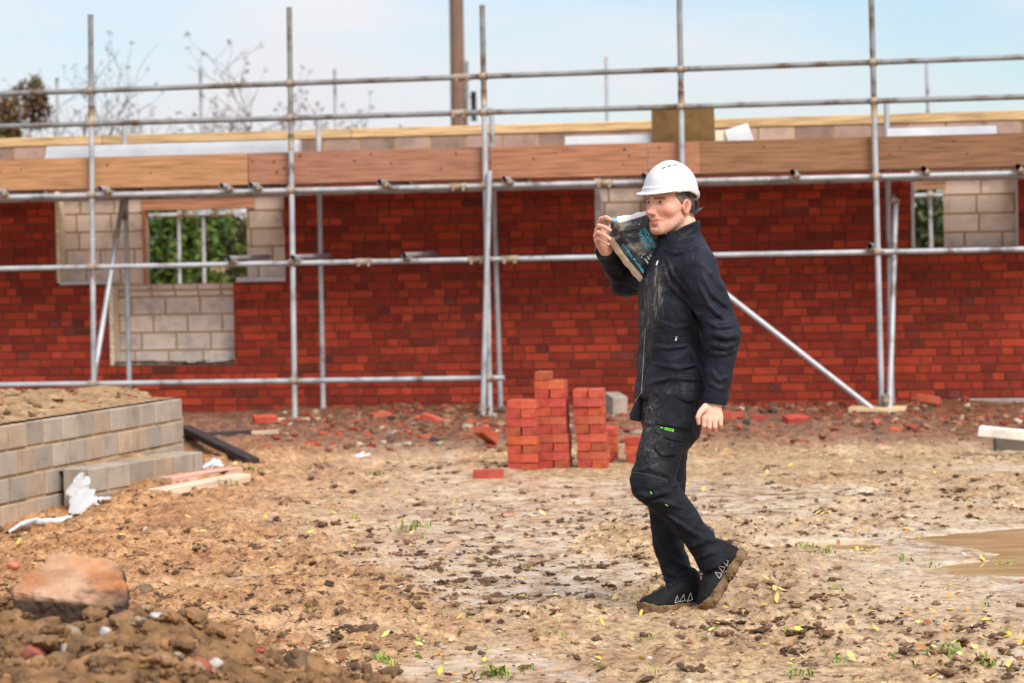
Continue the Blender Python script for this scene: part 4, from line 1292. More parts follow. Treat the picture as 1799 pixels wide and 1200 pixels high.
# ================================================================== FOREGROUND MOUND
def mound_h(x, y):
    fx = np.clip((-0.08 - x) / 1.1, 0, 0.92) ** 0.85
    fy = sstep(8.15, 7.15, y + 0.1 * np.sin(x * 5)) * sstep(4.4, 6.0, y)
    h = 0.52 * fx * fy
    k = np.clip(h * 8, 0, 1)
    h = h + k * (0.12 * (fbm2(x * 3.2, y * 3.2, 3, 61) - 0.5) + 0.12 * (fbm2(x * 11, y * 11, 3, 63) - 0.5) + 0.04 * (fbm2(x * 34, y * 34, 2, 65) - 0.5))
    return h - 0.03
M['mound'] = ramp_mat('mound_earth', [(0.05, 0.027, 0.012), (0.19, 0.1, 0.042), (0.32, 0.18, 0.08)], 11, 9, 0.85, 0.9, 70, 0.012, spec=0.3)
heightfield('earth_mound', np.arange(-3.1, 0.0, 0.012), np.arange(4.6, 8.3, 0.012), mound_h, M['mound'], 'mound of dug earth and stones in the near left corner', None, 'mound')
rs = np.random.RandomState(77)
n = 1700
x = rs.uniform(-2.0, -0.2, n); y = rs.uniform(5.8, 7.9, n)
k = mound_h(x, y) > 0.03
x, y = x[k], y[k]
pal = np.array([(0.21, 0.11, 0.048), (0.28, 0.155, 0.07), (0.11, 0.058, 0.028), (0.32, 0.24, 0.16), (0.3, 0.08, 0.04)])
scatter('earth_lumps', [cluster(s + 60) for s in range(8)], x, y, 0.007 + 0.03 * rs.uniform(size=len(x)) ** 3.5,
        pal[rs.choice(5, len(x), p=[0.5, 0.3, 0.17, 0.02, 0.01])] * rs.uniform(0.7, 1.2, (len(x), 1)), M['clod'], 0.25, zfn=mound_h)

rs = np.random.RandomState(78)
x = rs.uniform(-1.75, -0.35, 90); y = rs.uniform(5.9, 7.7, 90)
scatter('earth_clods', [cluster(s + 130) for s in range(10)], x, y, rs.uniform(0.025, 0.06, 90), np.array([0.2, 0.108, 0.048]) * rs.uniform(0.5, 1.25, (90, 1)), M['clod'], 0.42, zfn=mound_h)

def hit_mound(px, py):
    d = ray(px, py)
    P = CAMP + np.linspace(5.2, 9.5, 1200)[:, None] * d
    k = np.nonzero(P[:, 2] < mound_h(P[:, 0], P[:, 1]))[0]
    return P[k[0]] if len(k) else gp(px, py)
def stone(px, py, s, col, label, seed, flat=(1, 1, 0.75), sub=ICO3, lift=0.05, name='stone', cat='stone'):
    P = hit_mound(px, py)
    V, F = lump(sub, seed, 0.22, 1.0, 0.75)
    rsx = np.random.RandomState(seed); a = rsx.uniform(0, 6.28)
    V = V * np.array(flat) * s
    V = V @ np.array(Matrix.Rotation(a, 3, 'Z')).T
    c = 0.68 * np.array(col) * (0.8 + 0.4 * fbm3(V / s * 1.6, 3, seed))[:, None]
    o = mesh_np(name, V, F, M['stone'], c, True)
    o.location = Vector(P) + Vector((0, 0, s * lift))
    return tag(o, label, cat, 'stones on the earth mound' if cat == 'stone' else None)

def boulder():
    Y0 = 7.05
    # slab: outline of the top face in plan, then extruded with chipped edges
    c = at(135, 1040, Y0)
    bm = bmesh.new()
    top = [(-0.165, -0.10), (-0.05, -0.115), (0.085, -0.125), (0.162, -0.105), (0.165, -0.06), (0.115, 0.115), (0.06, 0.16), (-0.04, 0.15), (-0.1, 0.135), (-0.135, 0.03)]
    vt = [bm.verts.new((x, y, -0.005 + 0.33 * (y + 0.1) - 0.02 * math.sin(9 * x))) for x, y in top]
    vb = [bm.verts.new((x * 0.97 + 0.004, y * 0.96 + 0.006, -0.13)) for x, y in top]
    bm.faces.new(vt); bm.faces.new(vb[::-1])
    k = len(top)
    for i in range(k): bm.faces.new([vb[i], vb[(i + 1) % k], vt[(i + 1) % k], vt[i]])
    bmesh.ops.recalc_face_normals(bm, faces=bm.faces[:])
    bmesh.ops.bevel(bm, geom=bm.edges[:], offset=0.006, segments=1, affect='EDGES')
    bmesh.ops.triangulate(bm, faces=bm.faces[:])
    for _ in range(5): bmesh.ops.subdivide_edges(bm, edges=[e for e in bm.edges if e.calc_length() > 0.010], cuts=1); bmesh.ops.triangulate(bm, faces=bm.faces[:])
    bm.verts.index_update()
    V = np.array([v.co[:] for v in bm.verts]); F = np.array([[v.index for v in f.verts] for f in bm.faces]); 
    bm.normal_update(); N = np.array([v.normal[:] for v in bm.verts]); bm.free()
    V = V + N * (0.026 * (fbm3(V * 16, 3, 5) - 0.5) + 0.014 * (fbm3(V * 55, 3, 6) - 0.5))[:, None]
    n1, n2 = fbm3(V * 9, 4, 8), fbm3(V * 22, 3, 9)
    col = np.array([0.37, 0.205, 0.115]) + (n1 - 0.5)[:, None] * np.array([0.16, 0.2, 0.2]) + (n2 - 0.5)[:, None] * 0.16
    orange = sstep(0.5, 0.66, fbm3(V * 7 + 5, 3, 12))[:, None]
    col = col * (1 - orange * 0.6) + orange * 0.6 * np.array([0.36, 0.13, 0.045])
    side_dark = sstep(0.004, 0.022, -0.005 + 0.33 * (V[:, 1] + 0.1) - V[:, 2] + 0.03 * (n1 - 0.5))[:, None]     # much darker below the top face
    col = col * (1 - 0.94 * side_dark) + 0.94 * side_dark * np.array([0.03, 0.017, 0.009])
    o = mesh_np('boulder', V, F, M['stone'], np.clip(col, 0.02, 0.7), False)
    o.location = Vector(c) + Vector((0, 0, 0.006)); o.rotation_euler = (0, R_(1), R_(-3))
    tag(o, 'big flat topped orange sandstone boulder sitting on the earth mound', 'boulder')
boulder()
stone(283, 1088, 0.032, (0.62, 0.6, 0.6), 'rounded white and grey quartz stone right of the boulder', 51, (1.25, 1, 0.85))
stone(185, 1110, 0.02, (0.6, 0.56, 0.58), 'small pale pinkish stone just below the boulder', 52)
stone(222, 1133, 0.026, (0.42, 0.4, 0.42), 'grey flat sided stone below and right of the boulder', 53, (1.2, 0.9, 0.7))
stone(284, 1160, 0.02, (0.66, 0.58, 0.5), 'small cream pebble on the mound right of the grey stone', 54)
stone(350, 1172, 0.042, (0.42, 0.11, 0.055), 'orange red brick fragment on the right side of the mound', 55, (0.9, 0.9, 1.0), ICO2)
stone(376, 1168, 0.028, (0.58, 0.52, 0.48), 'pale rough stone right of the red brick fragment', 56)
stone(118, 1118, 0.042, (0.34, 0.27, 0.18), 'tan rough lump leaning on the front of the boulder', 57)
stone(62, 1150, 0.036, (0.4, 0.12, 0.08), 'red brick fragment near the left edge of the mound', 58)
stone(110, 1142, 0.03, (0.48, 0.42, 0.34), 'flat buff stone under the tan lump', 59, (1.2, 1, 0.5))
stone(255, 1040, 0.05, (0.22, 0.14, 0.075), 'brown clod behind the quartz stone', 60)
stone(520, 1165, 0.055, (0.17, 0.11, 0.06), 'dark clod at the right end of the mound', 61)
P = gp(22, 995, 0.02)
V, F = lump(ICO2, 91, 0.2, 1.0, 0.8)
o = mesh_np('brick_fragment', V * [0.032, 0.03, 0.025], F, M['stone'], np.tile([0.5, 0.16, 0.1], (len(V), 1)))
o.location = Vector(P); tag(o, 'pinkish brick fragment lying on the mud behind the mound', 'brick')
# ================================================================== PERSON (implicit surfaces turned into meshes)
YPER = 9.86
def J(px, py, d=0.0): return at(px, py, YPER + d)
MPX = YPER / FPX

def unit(v): v = np.asarray(v, float); return v / np.linalg.norm(v)
def seg(P, a, b, r1, r2=None):
    r2 = r1 if r2 is None else r2
    ba = b - a; pa = P - a
    t = np.clip(pa @ ba / (ba @ ba), 0, 1)
    return np.linalg.norm(pa - t[:, None] * ba, axis=1) - (r1 + (r2 - r1) * t)
def ell(P, c, r):
    q = (P - np.asarray(c)) / np.asarray(r)
    k0 = np.linalg.norm(q, axis=1); k1 = np.linalg.norm(q / np.asarray(r), axis=1)
    return k0 * (k0 - 1) / np.maximum(k1, 1e-9)
def smin(a, b, k):
    h = np.maximum(k - np.abs(a - b), 0) / k
    return np.minimum(a, b) - h * h * k * 0.25
def smax(a, b, k): return -smin(-a, -b, k)
def chain(P, pts, rs):
    d = None
    for i in range(len(pts) - 1):
        e = seg(P, np.asarray(pts[i]), np.asarray(pts[i + 1]), rs[i], rs[i + 1])
        d = e if d is None else np.minimum(d, e)
    return d

def frame(yaw, pitch=0.0, roll=0.0):
    """rows: forward (-X turned yaw towards the camera), left, up"""
    f = np.array([-math.cos(yaw), -math.sin(yaw), 0]); l = np.array([math.sin(yaw), -math.cos(yaw), 0]); u = np.array([0, 0, 1.0])
    f2 = f * math.cos(pitch) + u * math.sin(pitch); u2 = np.cross(f2, l)
    l2 = l * math.cos(roll) + u2 * math.sin(roll); u3 = np.cross(f2, l2)
    return np.array([f2, l2, u3])

def polygonize(fn, lo, hi, h, refine=8):
    """sparse evaluation + surface nets"""
    lo, hi = np.asarray(lo, float), np.asarray(hi, float)
    nb = np.ceil((hi - lo) / (h * refine)).astype(int)
    n = nb * refine + 1
    D = np.empty(n, np.float32)
    bc = np.stack(np.meshgrid(*[np.arange(k) for k in nb], indexing='ij'), -1).reshape(-1, 3)
    cen = lo + (bc + 0.5) * h * refine
    dc = fn(cen)
    R = h * refine
    big = np.repeat(np.repeat(np.repeat(dc.reshape(nb), refine, 0), refine, 1), refine, 2)
    D[:-1, :-1, :-1] = big; D[-1] = 1; D[:, -1] = 1; D[:, :, -1] = 1
    act = bc[np.abs(dc) < R * 1.02]
    off = np.stack(np.meshgrid(*[np.arange(refine + 1)] * 3, indexing='ij'), -1).reshape(-1, 3)
    B = 400
    for s in range(0, len(act), B):
        idx = (act[s:s + B, None] * refine + off[None]).reshape(-1, 3)
        D[idx[:, 0], idx[:, 1], idx[:, 2]] = fn(lo + idx * h)
    ins = D < 0
    c = ins[:-1, :-1, :-1].astype(np.uint8)
    for (i, j, k) in [(1, 0, 0), (0, 1, 0), (0, 0, 1), (1, 1, 0), (1, 0, 1), (0, 1, 1), (1, 1, 1)]:
        c = c + ins[i:ins.shape[0] - 1 + i, j:ins.shape[1] - 1 + j, k:ins.shape[2] - 1 + k]
    mx = (c > 0) & (c < 8)
    cells = np.argwhere(mx)
    vid = np.full(mx.shape, -1, np.int32); vid[mx] = np.arange(len(cells))
    corner = np.array([(i, j, k) for i in (0, 1) for j in (0, 1) for k in (0, 1)])
    cv = np.stack([D[cells[:, 0] + i, cells[:, 1] + j, cells[:, 2] + k] for (i, j, k) in corner], 1)
    acc = np.zeros((len(cells), 3)); cnt = np.zeros(len(cells))
    for a in range(8):
        for b in range(a + 1, 8):
            if np.abs(corner[a] - corner[b]).sum() != 1: continue
            va, vb = cv[:, a], cv[:, b]
            m = (va < 0) != (vb < 0)
            t = np.where(m, va / np.where(m, va - vb, 1), 0)
            acc += np.where(m[:, None], corner[a] + t[:, None] * (corner[b] - corner[a]), 0); cnt += m
    V = lo + (cells + acc / np.maximum(cnt, 1)[:, None]) * h
    Fs = []
    for ax in range(3):
        sl0 = [slice(None)] * 3; sl1 = [slice(None)] * 3
        sl0[ax] = slice(0, -1); sl1[ax] = slice(1, None)
        a0, a1 = ins[tuple(sl0)], ins[tuple(sl1)]
        e = np.argwhere(a0 != a1)
        o1, o2 = (ax + 1) % 3, (ax + 2) % 3
        ok = (e[:, o1] > 0) & (e[:, o2] > 0) & (e[:, o1] < ins.shape[o1] - 1) & (e[:, o2] < ins.shape[o2] - 1)
        e = e[ok]
        st = a0[e[:, 0], e[:, 1], e[:, 2]]
        q = []
        for (u, v) in ((-1, -1), (0, -1), (0, 0), (-1, 0)):
            p = e.copy(); p[:, o1] += u; p[:, o2] += v
            q.append(vid[p[:, 0], p[:, 1], p[:, 2]])
        q = np.stack(q, 1)
        q = np.where(st[:, None], q, q[:, ::-1])
        Fs.append(q)
    F = np.concatenate(Fs)
    F = F[(F >= 0).all(1)]
    # two light smoothing passes keep the surface free of grid steps
    for _ in range(2):
        fi = F.T.ravel(); nbv = np.concatenate([V[F[:, (i + 1) % 4]] + V[F[:, (i - 1) % 4]] for i in range(4)])
        C = np.bincount(fi, minlength=len(V)) * 2.0
        S = np.stack([np.bincount(fi, nbv[:, k], minlength=len(V)) for k in range(3)], 1)
        V = V * 0.6 + 0.4 * S / np.maximum(C, 1)[:, None]
    return V, F

def march(fn, px, py, y0=-0.7, steps=70):
    """first hit of the photo ray with an implicit surface near the person"""
    px, py = np.atleast_1d(np.asarray(px, float)), np.atleast_1d(np.asarray(py, float))
    d = ray(px, py); t = (YPER + y0) / d[:, 1]
    P = CAMP + d * t[:, None]
    for _ in range(steps):
        P = P + d * (fn(P) * 0.85)[:, None]
    return P

def poly_sd(px, py, poly):
    """signed distance to a 2D polygon, positive inside (pixels)"""
    poly = np.asarray(poly, float); n = len(poly)
    d = np.full(np.shape(px), 1e9); ins = np.zeros(np.shape(px), bool)
    for i in range(n):
        a, b = poly[i], poly[(i + 1) % n]
        e = b - a; wx, wy = px - a[0], py - a[1]
        t = np.clip((wx * e[0] + wy * e[1]) / (e @ e), 0, 1)
        d = np.minimum(d, np.hypot(wx - t * e[0], wy - t * e[1]))
        c = ((a[1] <= py) & (b[1] > py)) | ((b[1] <= py) & (a[1] > py))
        xx = a[0] + (py - a[1]) / (b[1] - a[1] + 1e-12) * e[0]
        ins ^= c & (px < xx)
    return np.where(ins, d, -d)
def line_d(px, py, pts):
    d = np.full(np.shape(px), 1e9)
    for a, b in zip(pts[:-1], pts[1:]):
        a, b = np.array(a, float), np.array(b, float)
        e = b - a; wx, wy = px - a[0], py - a[1]
        t = np.clip((wx * e[0] + wy * e[1]) / (e @ e), 0, 1)
        d = np.minimum(d, np.hypot(wx - t * e[0], wy - t * e[1]))
    return d

# ---------------------------------------------------------------- head
HS = 1.03
HC = J(1177.5, 366, -0.005)
HF = frame(R_(42), R_(-1), R_(0))
def to_head(P): return (P - HC) @ HF.T / HS
def from_head(q): return HC + (np.asarray(q, float) * HS) @ HF

def head_local(p):
    a = np.array(p); a[:, 1] = np.abs(a[:, 1])      # mirrored half
    d = ell(p, (0.0, 0, 0.042), (0.099, 0.078, 0.088))
    d = smin(d, ell(p, (0.034, 0, -0.015), (0.062, 0.058, 0.080)), 0.03)
    d = smin(d, seg(a, np.array([-0.004, 0.049, -0.040]), np.array([0.068, 0.016, -0.083]), 0.016, 0.0155), 0.028)
    d = smin(d, ell(p, (0.081, 0, -0.083), (0.018, 0.022, 0.016)), 0.022)
    d = smin(d, ell(p, (0.072, 0, -0.052), (0.027, 0.031, 0.028)), 0.022)
    d = smin(d, ell(a, (0.058, 0.047, -0.008), (0.024, 0.021, 0.020)), 0.02)
    d = smin(d, seg(a, np.array([0.090, 0.010, 0.040]), np.array([0.068, 0.052, 0.041]), 0.0085, 0.007), 0.018)
    d = smax(d, -ell(a, (0.101, 0.033, 0.024), (0.019, 0.019, 0.012)), 0.014)     # eye sockets
    d = smin(d, ell(a, (0.0735, 0.032, 0.0255), (0.0145, 0.0150, 0.0125)), 0.006)  # lids over the eyeball
    d = smin(d, seg(p, np.array([0.093, 0, 0.030]), np.array([0.1135, 0, -0.012]), 0.0075, 0.0105), 0.014)
    d = smin(d, ell(p, (0.1165, 0, -0.014), (0.0135, 0.0115, 0.0105)), 0.008)
    d = smin(d, ell(a, (0.1015, 0.0125, -0.0175), (0.0125, 0.0075, 0.0085)), 0.007)
    d = smax(d, -ell(a, (0.1085, 0.0075, -0.0275), (0.006, 0.0042, 0.005)), 0.004)
    d = smax(d, -seg(a, np.array([0.098, 0.021, -0.018]), np.array([0.083, 0.036, -0.052]), 0.0035, 0.003), 0.012)   # smile fold
    d = smin(d, seg(a, np.array([0.0985, 0.0, -0.0455]), np.array([0.083, 0.030, -0.0415]), 0.0058, 0.0035), 0.007)
    d = smin(d, seg(a, np.array([0.0970, 0.0, -0.0570]), np.array([0.083, 0.027, -0.0465]), 0.0066, 0.0035), 0.007)
    d = smax(d, -seg(a, np.array([0.1065, 0.0, -0.0512]), np.array([0.0880, 0.031, -0.0435]), 0.0024, 0.0012), 0.0035)
    d = smax(d, -ell(p, (0.100, 0, -0.0695), (0.010, 0.017, 0.005)), 0.010)
    # ears
    e = ell(a, (-0.012, 0.0765, 0.004), (0.0205, 0.0085, 0.032))
    e = smin(e, ell(a, (-0.018, 0.0805, 0.014), (0.019, 0.0065, 0.022)), 0.006)
    e = smax(e, -ell(a, (-0.009, 0.0900, 0.008), (0.0125, 0.0125, 0.0215)), 0.003)
    e = smin(e, ell(a, (0.004, 0.0765, 0.002), (0.006, 0.006, 0.009)), 0.005)
    d = smin(d, e, 0.007)
    return d
def head(P): return head_local(to_head(P)) * HS

# ---------------------------------------------------------------- torso and limbs
TF = frame(R_(22))
T_PY = np.array([700, 688, 640, 600, 560, 520, 490, 470, 455, 440, 425, 412])
T_CX = np.array([1184, 1184, 1184, 1184, 1186, 1188, 1190, 1192, 1194, 1196, 1197, 1197])
T_A = np.array([.139, .138, .127, .122, .125, .130, .130, .124, .114, .098, .078, .068])
T_B = np.array([.200, .199, .186, .178, .184, .196, .198, .190, .168, .130, .086, .070])
T_C = J(T_CX, T_PY, 0.02)
_o = np.argsort(T_C[:, 2])
def loft(P, da=0.0, zb=None, zt=None):
    z = P[:, 2]; zz = T_C[_o, 2]
    cx = np.interp(z, zz, T_C[_o, 0]); cy = np.interp(z, zz, T_C[_o, 1])
    a = np.interp(z, zz, T_A[_o]) + da; b = np.interp(z, zz, T_B[_o]) + da
    q = np.stack([P[:, 0] - cx, P[:, 1] - cy], 1)
    f = q @ TF[0][:2]; l = q @ TF[1][:2]
    k0 = (np.abs(f / a) ** 2.4 + np.abs(l / b) ** 2.4) ** (1 / 2.4)
    k1 = np.sqrt((f / a ** 2) ** 2 + (l / b ** 2) ** 2) + 1e-6
    d = np.where(k0 > 0.3, k0 * (k0 - 1) / k1 * 1.0, -a * 0.7)
    d = np.maximum(d, -0.12)
    zb = zz[0] if zb is None else zb; zt = zz[-1] if zt is None else zt
    return smax(smax(d, zb - z, 0.02), z - zt, 0.02)

NS, NE, NW = J(1226, 476, -0.165), J(1270, 588, -0.215), J(1256, 708, -0.235)       # near (left) arm
FS, FE, FW = J(1160, 472, 0.165), J(1099, 494, 0.33), J(1066, 440, 0.135)           # far (right) arm
NH, NK, NA = J(1184, 700, -0.070), J(1146, 848, -0.125), J(1253, 985, -0.09)         # near leg
FH, FK, FA = J(1176, 705, 0.095), J(1169, 868, 0.085), J(1197, 1030, 0.065)         # far leg

def boot_frame(fwd, up):
    f = unit(fwd); u = unit(np.asarray(up) - f * (np.asarray(up) @ f)); l = np.cross(u, f)
    return np.array([f, l, u])
# standing far boot; trailing near boot on its toe
BA = J(1204, 1079, 0.03); BA[2] = 0.004
FB = boot_frame([-1, -0.45, 0.0], [0, 0, 1])
NBo = J(1293, 1001, -0.09)                                  # sole under the ankle
NB_dir = unit(J(1241, 1083, -0.115) - NBo)
NB = boot_frame(NB_dir, -np.array([NB_dir[2], -0.10, -NB_dir[0]]) * 1.0)
if NB[2] @ np.array([-1, 0, 0]) < 0: NB = boot_frame(NB_dir, np.array([NB_dir[2], 0.10, -NB_dir[0]]))
BS = 1.0
def boot_pt(org, Fm, q): return org + (np.asarray(q, float) * BS) @ Fm
NM, FM = J(1227, 943, -0.10), J(1174, 957, 0.075)
# near hand, hanging, back of hand to the camera
NHF = []
def near_hand(P):
    w = J(1255, 702, -0.235)
    k = [J(1237, 735, -0.262), J(1246, 737, -0.268), J(1256, 737, -0.266), J(1265.5, 734, -0.258)]
    d = seg(P, w, J(1252, 722, -0.245), 0.030, 0.026)
    for i, q in enumerate(k):
        d = smin(d, seg(P, w + (q - w) * 0.15, q, 0.018, 0.0115), 0.012)
    d = smin(d, ell(P, J(1251, 730, -0.248), (0.042, 0.017, 0.030)), 0.01)
    tips = [[(1237, 748, -0.27), (1235, 759, -0.246), (1240, 761.5, -0.222)], [(1246, 750, -0.278), (1246, 758.5, -0.256), (1249, 756, -0.228)],
            [(1256, 750, -0.276), (1256, 757.5, -0.256), (1257, 755, -0.23)], [(1266, 746, -0.266), (1266.5, 752, -0.248), (1265, 751, -0.228)]]
    fs = None
    for i in range(4):
        pts = [k[i]] + [J(*q) for q in tips[i]]
        r = [0.0112, 0.0102, 0.0092, 0.0078] if i in (0, 1, 2) else [0.0102, 0.009, 0.008, 0.007]
        e = chain(P, pts, r)
        fs = e if fs is None else smin(fs, e, 0.0022)
    d = smin(d, fs, 0.006)
    th = chain(P, [J(1240, 715, -0.262), J(1230, 724, -0.285), J(1226, 733, -0.292), J(1227.5, 744, -0.285)], [0.016, 0.0115, 0.010, 0.0075])
    return smin(d, th, 0.009)

# far hand gripping the folded end of the bag
def far_hand(P):
    w = FW
    k = [J(1053, 394, 0.085), J(1049.5, 404, 0.075), J(1047.5, 414, 0.07), J(1049, 423, 0.075)]
    d = seg(P, w, J(1056, 424, 0.115), 0.028, 0.026)
    for i, q in enumerate(k):
        d = smin(d, seg(P, w + (q - w) * 0.25, q, 0.019, 0.0115), 0.014)
    ch = [[(1056, 384.5, 0.05), (1065, 382, 0.015), (1073, 386, -0.015)], [(1053, 397, 0.03), (1062, 399, 0.0), (1071.5, 404.5, -0.02)],
          [(1052, 408, 0.025), (1062, 413, -0.01), (1071.5, 420, -0.025)], [(1052.5, 418.5, 0.03), (1060, 423.5, 0.0), (1068.5, 429, -0.015)]]
    fs = None
    for i in range(4):
        pts = [k[i]] + [J(*q) for q in ch[i]]
        r = [0.0116, 0.0108, 0.0096, 0.0082] if i < 3 else [0.0104, 0.0094, 0.0085, 0.0072]
        e = chain(P, pts, r)
        fs = e if fs is None else smin(fs, e, 0.0022)
    d = smin(d, fs, 0.006)
    th = chain(P, [J(1060, 424, 0.13), J(1066, 408, 0.155), J(1074, 398, 0.155)], [0.017, 0.013, 0.009])
    return smin(d, th, 0.009)

def neck(P):
    return seg(P, J(1199, 398, 0.015), J(1198, 445, 0.03), 0.059, 0.066)

def sph(P, c, r): return np.linalg.norm(P - c, axis=1) < r
def masked(P, mask, fn, far):
    out = far.copy()
    if mask.any(): out[mask] = fn(P[mask])
    return out
def body(P):
    d = loft(P, -0.03)
    d = smin(d, chain(P, [NS, NE, NW], [0.055, 0.042, 0.028]), 0.04)
    d = smin(d, chain(P, [FS, FE, FW], [0.055, 0.042, 0.028]), 0.04)
    d = smin(d, chain(P, [NH, NK, NM, NA], [0.08, 0.05, 0.036, 0.034]), 0.03)
    d = smin(d, chain(P, [FH, FK, FM, FA], [0.08, 0.05, 0.036, 0.034]), 0.03)
    d = smin(d, chain(P, [NA, boot_pt(NBo, NB, (0.0, 0, 0.075)), boot_pt(NBo, NB, (0.12, 0, 0.042))], [0.034, 0.028, 0.022]), 0.02)
    d = smin(d, chain(P, [FA, boot_pt(BA, FB, (0.0, 0, 0.075)), boot_pt(BA, FB, (0.12, 0, 0.042))], [0.034, 0.028, 0.022]), 0.02)
    d = smin(d, neck(P), 0.03)
    for c, r, fn, k in ((HC, 0.30, head, 0.016), (J(1250, 730, -0.25), 0.17, near_hand, 0.012), (J(1060, 415, 0.08), 0.17, far_hand, 0.012)):
        m = sph(P, c, r)
        if m.any(): d[m] = smin(d[m], fn(P[m]), k)
    return d

def skin_material():
    m, n, l, p = new_mat('skin')
    a = n.new('ShaderNodeAttribute'); a.attribute_name = 'Col'
    l.new(a.outputs['Color'], p.inputs['Base Color'])
    p.inputs['Roughness'].default_value = 0.5
    p.inputs['Specular IOR Level'].default_value = 0.175
    p.inputs['Subsurface Weight'].default_value = 0.12
    p.inputs['Subsurface Radius'].default_value = (0.012, 0.004, 0.002)
    p.inputs['Subsurface Scale'].default_value = 0.5
    tc = n.new('ShaderNodeTexCoord'); t = n.new('ShaderNodeTexNoise'); t.inputs['Scale'].default_value = 350; t.inputs['Detail'].default_value = 3
    b = n.new('ShaderNodeBump'); b.inputs['Strength'].default_value = 0.25; b.inputs['Distance'].default_value = 0.001
    l.new(tc.outputs['Object'], t.inputs['Vector']); l.new(t.outputs['Fac'], b.inputs['Height']); l.new(b.outputs[0], p.inputs['Normal'])
    return m
M['skin'] = skin_material()

def g3(p, c, s):
    q = (p - np.asarray(c)) / np.asarray(s); return np.exp(-0.5 * (q * q).sum(1))
def skin_color(V):
    n = len(V)
    base = np.tile([0.68, 0.385, 0.285], (n, 1))
    base = base * (0.9 + 0.2 * fbm3(V * 30, 3, 3))[:, None]
    p = to_head(V); a = p.copy(); a[:, 1] = np.abs(a[:, 1])
    hd = np.linalg.norm(p, axis=1) < 0.2
    def blend(w, c):
        nonlocal base
        w = np.clip(w, 0, 1)[:, None]; base = base * (1 - w) + w * np.asarray(c)
    red = np.array([0.56, 0.20, 0.14])
    blend(0.9 * hd * g3(a, (0.072, 0.05, -0.012), (0.02, 0.02, 0.018)), red)
    blend(0.75 * hd * g3(p, (0.115, 0, -0.014), (0.014, 0.014, 0.014)), (0.58, 0.2, 0.14))
    blend(0.55 * hd * g3(a, (-0.012, 0.085, 0.0), (0.02, 0.02, 0.025)), (0.6, 0.2, 0.14))
    # stubble
    z = p[:, 2]
    jaw = sstep(-0.026, -0.046, z - 0.25 * np.clip(0.03 - p[:, 0], 0, 0.05)) * (p[:, 0] > -0.012)
    side = sstep(0.045, 0.06, a[:, 1]) * sstep(0.03, -0.035, z) * sstep(0.05, 0.03, p[:, 0]) * (p[:, 0] > 0.004) * 0.8
    cheek = g3(a, (0.075, 0.05, -0.045), (0.022, 0.02, 0.016))
    lipz = g3(a, (0.096, 0.0, -0.0510), (0.02, 0.019, 0.0062))
    st = np.clip(np.maximum(jaw, side) - 0.8 * cheek, 0, 1) * (1 - np.clip(lipz * 1.5, 0, 1)) * hd * (z > -0.125)
    sp = fbm3(V * 260, 2, 9)
    blend(st * 0.40 * sstep(0.34, 0.62, sp), (0.2, 0.13, 0.095))
    blend(st * 0.5 * sstep(0.52, 0.72, fbm3(V * 300 + 4, 2, 19)) * sstep(0.05, 0.01, p[:, 0] - 0.03), (0.62, 0.52, 0.46))
    mous = g3(a, (0.098, 0.013, -0.0375), (0.015, 0.017, 0.0055)) * hd
    blend(0.5 * mous, (0.24, 0.13, 0.1))
    blend(0.45 * g3(a, (0.09, 0.0, -0.069), (0.02, 0.014, 0.006)) * hd, (0.24, 0.14, 0.1))
    blend(1.3 * lipz * hd * (np.abs(z + 0.0515) < 0.012) * (a[:, 1] < 0.033), (0.50, 0.14, 0.12))
    # brows
    bz = 0.0415 - 0.10 * np.clip(a[:, 1] - 0.036, 0, 1)
    brow = np.exp(-0.5 * ((z - bz) / 0.0036) ** 2) * sstep(0.010, 0.016, a[:, 1]) * sstep(0.058, 0.048, a[:, 1]) * (p[:, 0] > 0.05)
    blend(0.95 * brow * hd, (0.12, 0.065, 0.042))
    # shadowed lid line and eyes are their own parts; darker lid skin
    blend(0.35 * g3(a, (0.088, 0.032, 0.016), (0.012, 0.014, 0.005)) * hd, (0.42, 0.2, 0.16))
    blend(0.85 * hd * np.exp(-0.5 * ((z + 0.0512 - 0.25 * a[:, 1]) / 0.0014) ** 2) * (a[:, 1] < 0.029) * (p[:, 0] > 0.07), (0.16, 0.04, 0.035))
    blend(0.9 * hd * (a[:, 1] > 0.068) * g3(a * [1, 0, 1], (-0.006, 0.0, 0.008), (0.0065, 1, 0.012)), (0.26, 0.075, 0.055))
    # hair-bearing scalp at the sides and the nape
    scalp = sstep(0.034, 0.022, p[:, 0]) * sstep(-0.012 , 0.004, z - 0.9 * np.clip(-0.012 - p[:, 0], 0, 0.055) * -1) * hd
    # hands: paler backs, redder fingers
    for c in (J(1250, 755, -0.25), J(1062, 408, 0.0)):
        w = np.exp(-((V - c) ** 2).sum(1) / (2 * 0.03 ** 2))
        blend(0.5 * w, (0.6, 0.24, 0.17))
    w = np.exp(-((V - J(1250, 722, -0.26)) ** 2).sum(1) / (2 * 0.028 ** 2)); blend(0.6 * w, (0.72, 0.47, 0.38))
    return np.clip(base, 0.02, 0.9)

lo, hi = np.array([J(1030, 500, 0)[0], YPER - 0.42, 0.02]), np.array([J(1318, 500, 0)[0], YPER + 0.46, J(1180, 296, 0)[2]])
BV, BF = polygonize(body, lo, hi, 0.0029)
PERO = np.array([J(1190, 700)[0], YPER, 0.0])
person = mesh_np('person', BV - PERO, BF, M['skin'], skin_color(BV), True)
person.location = Vector(PERO)
tag(person, 'man walking in white hard hat and black workwear, carrying a bag on his shoulder', 'person')

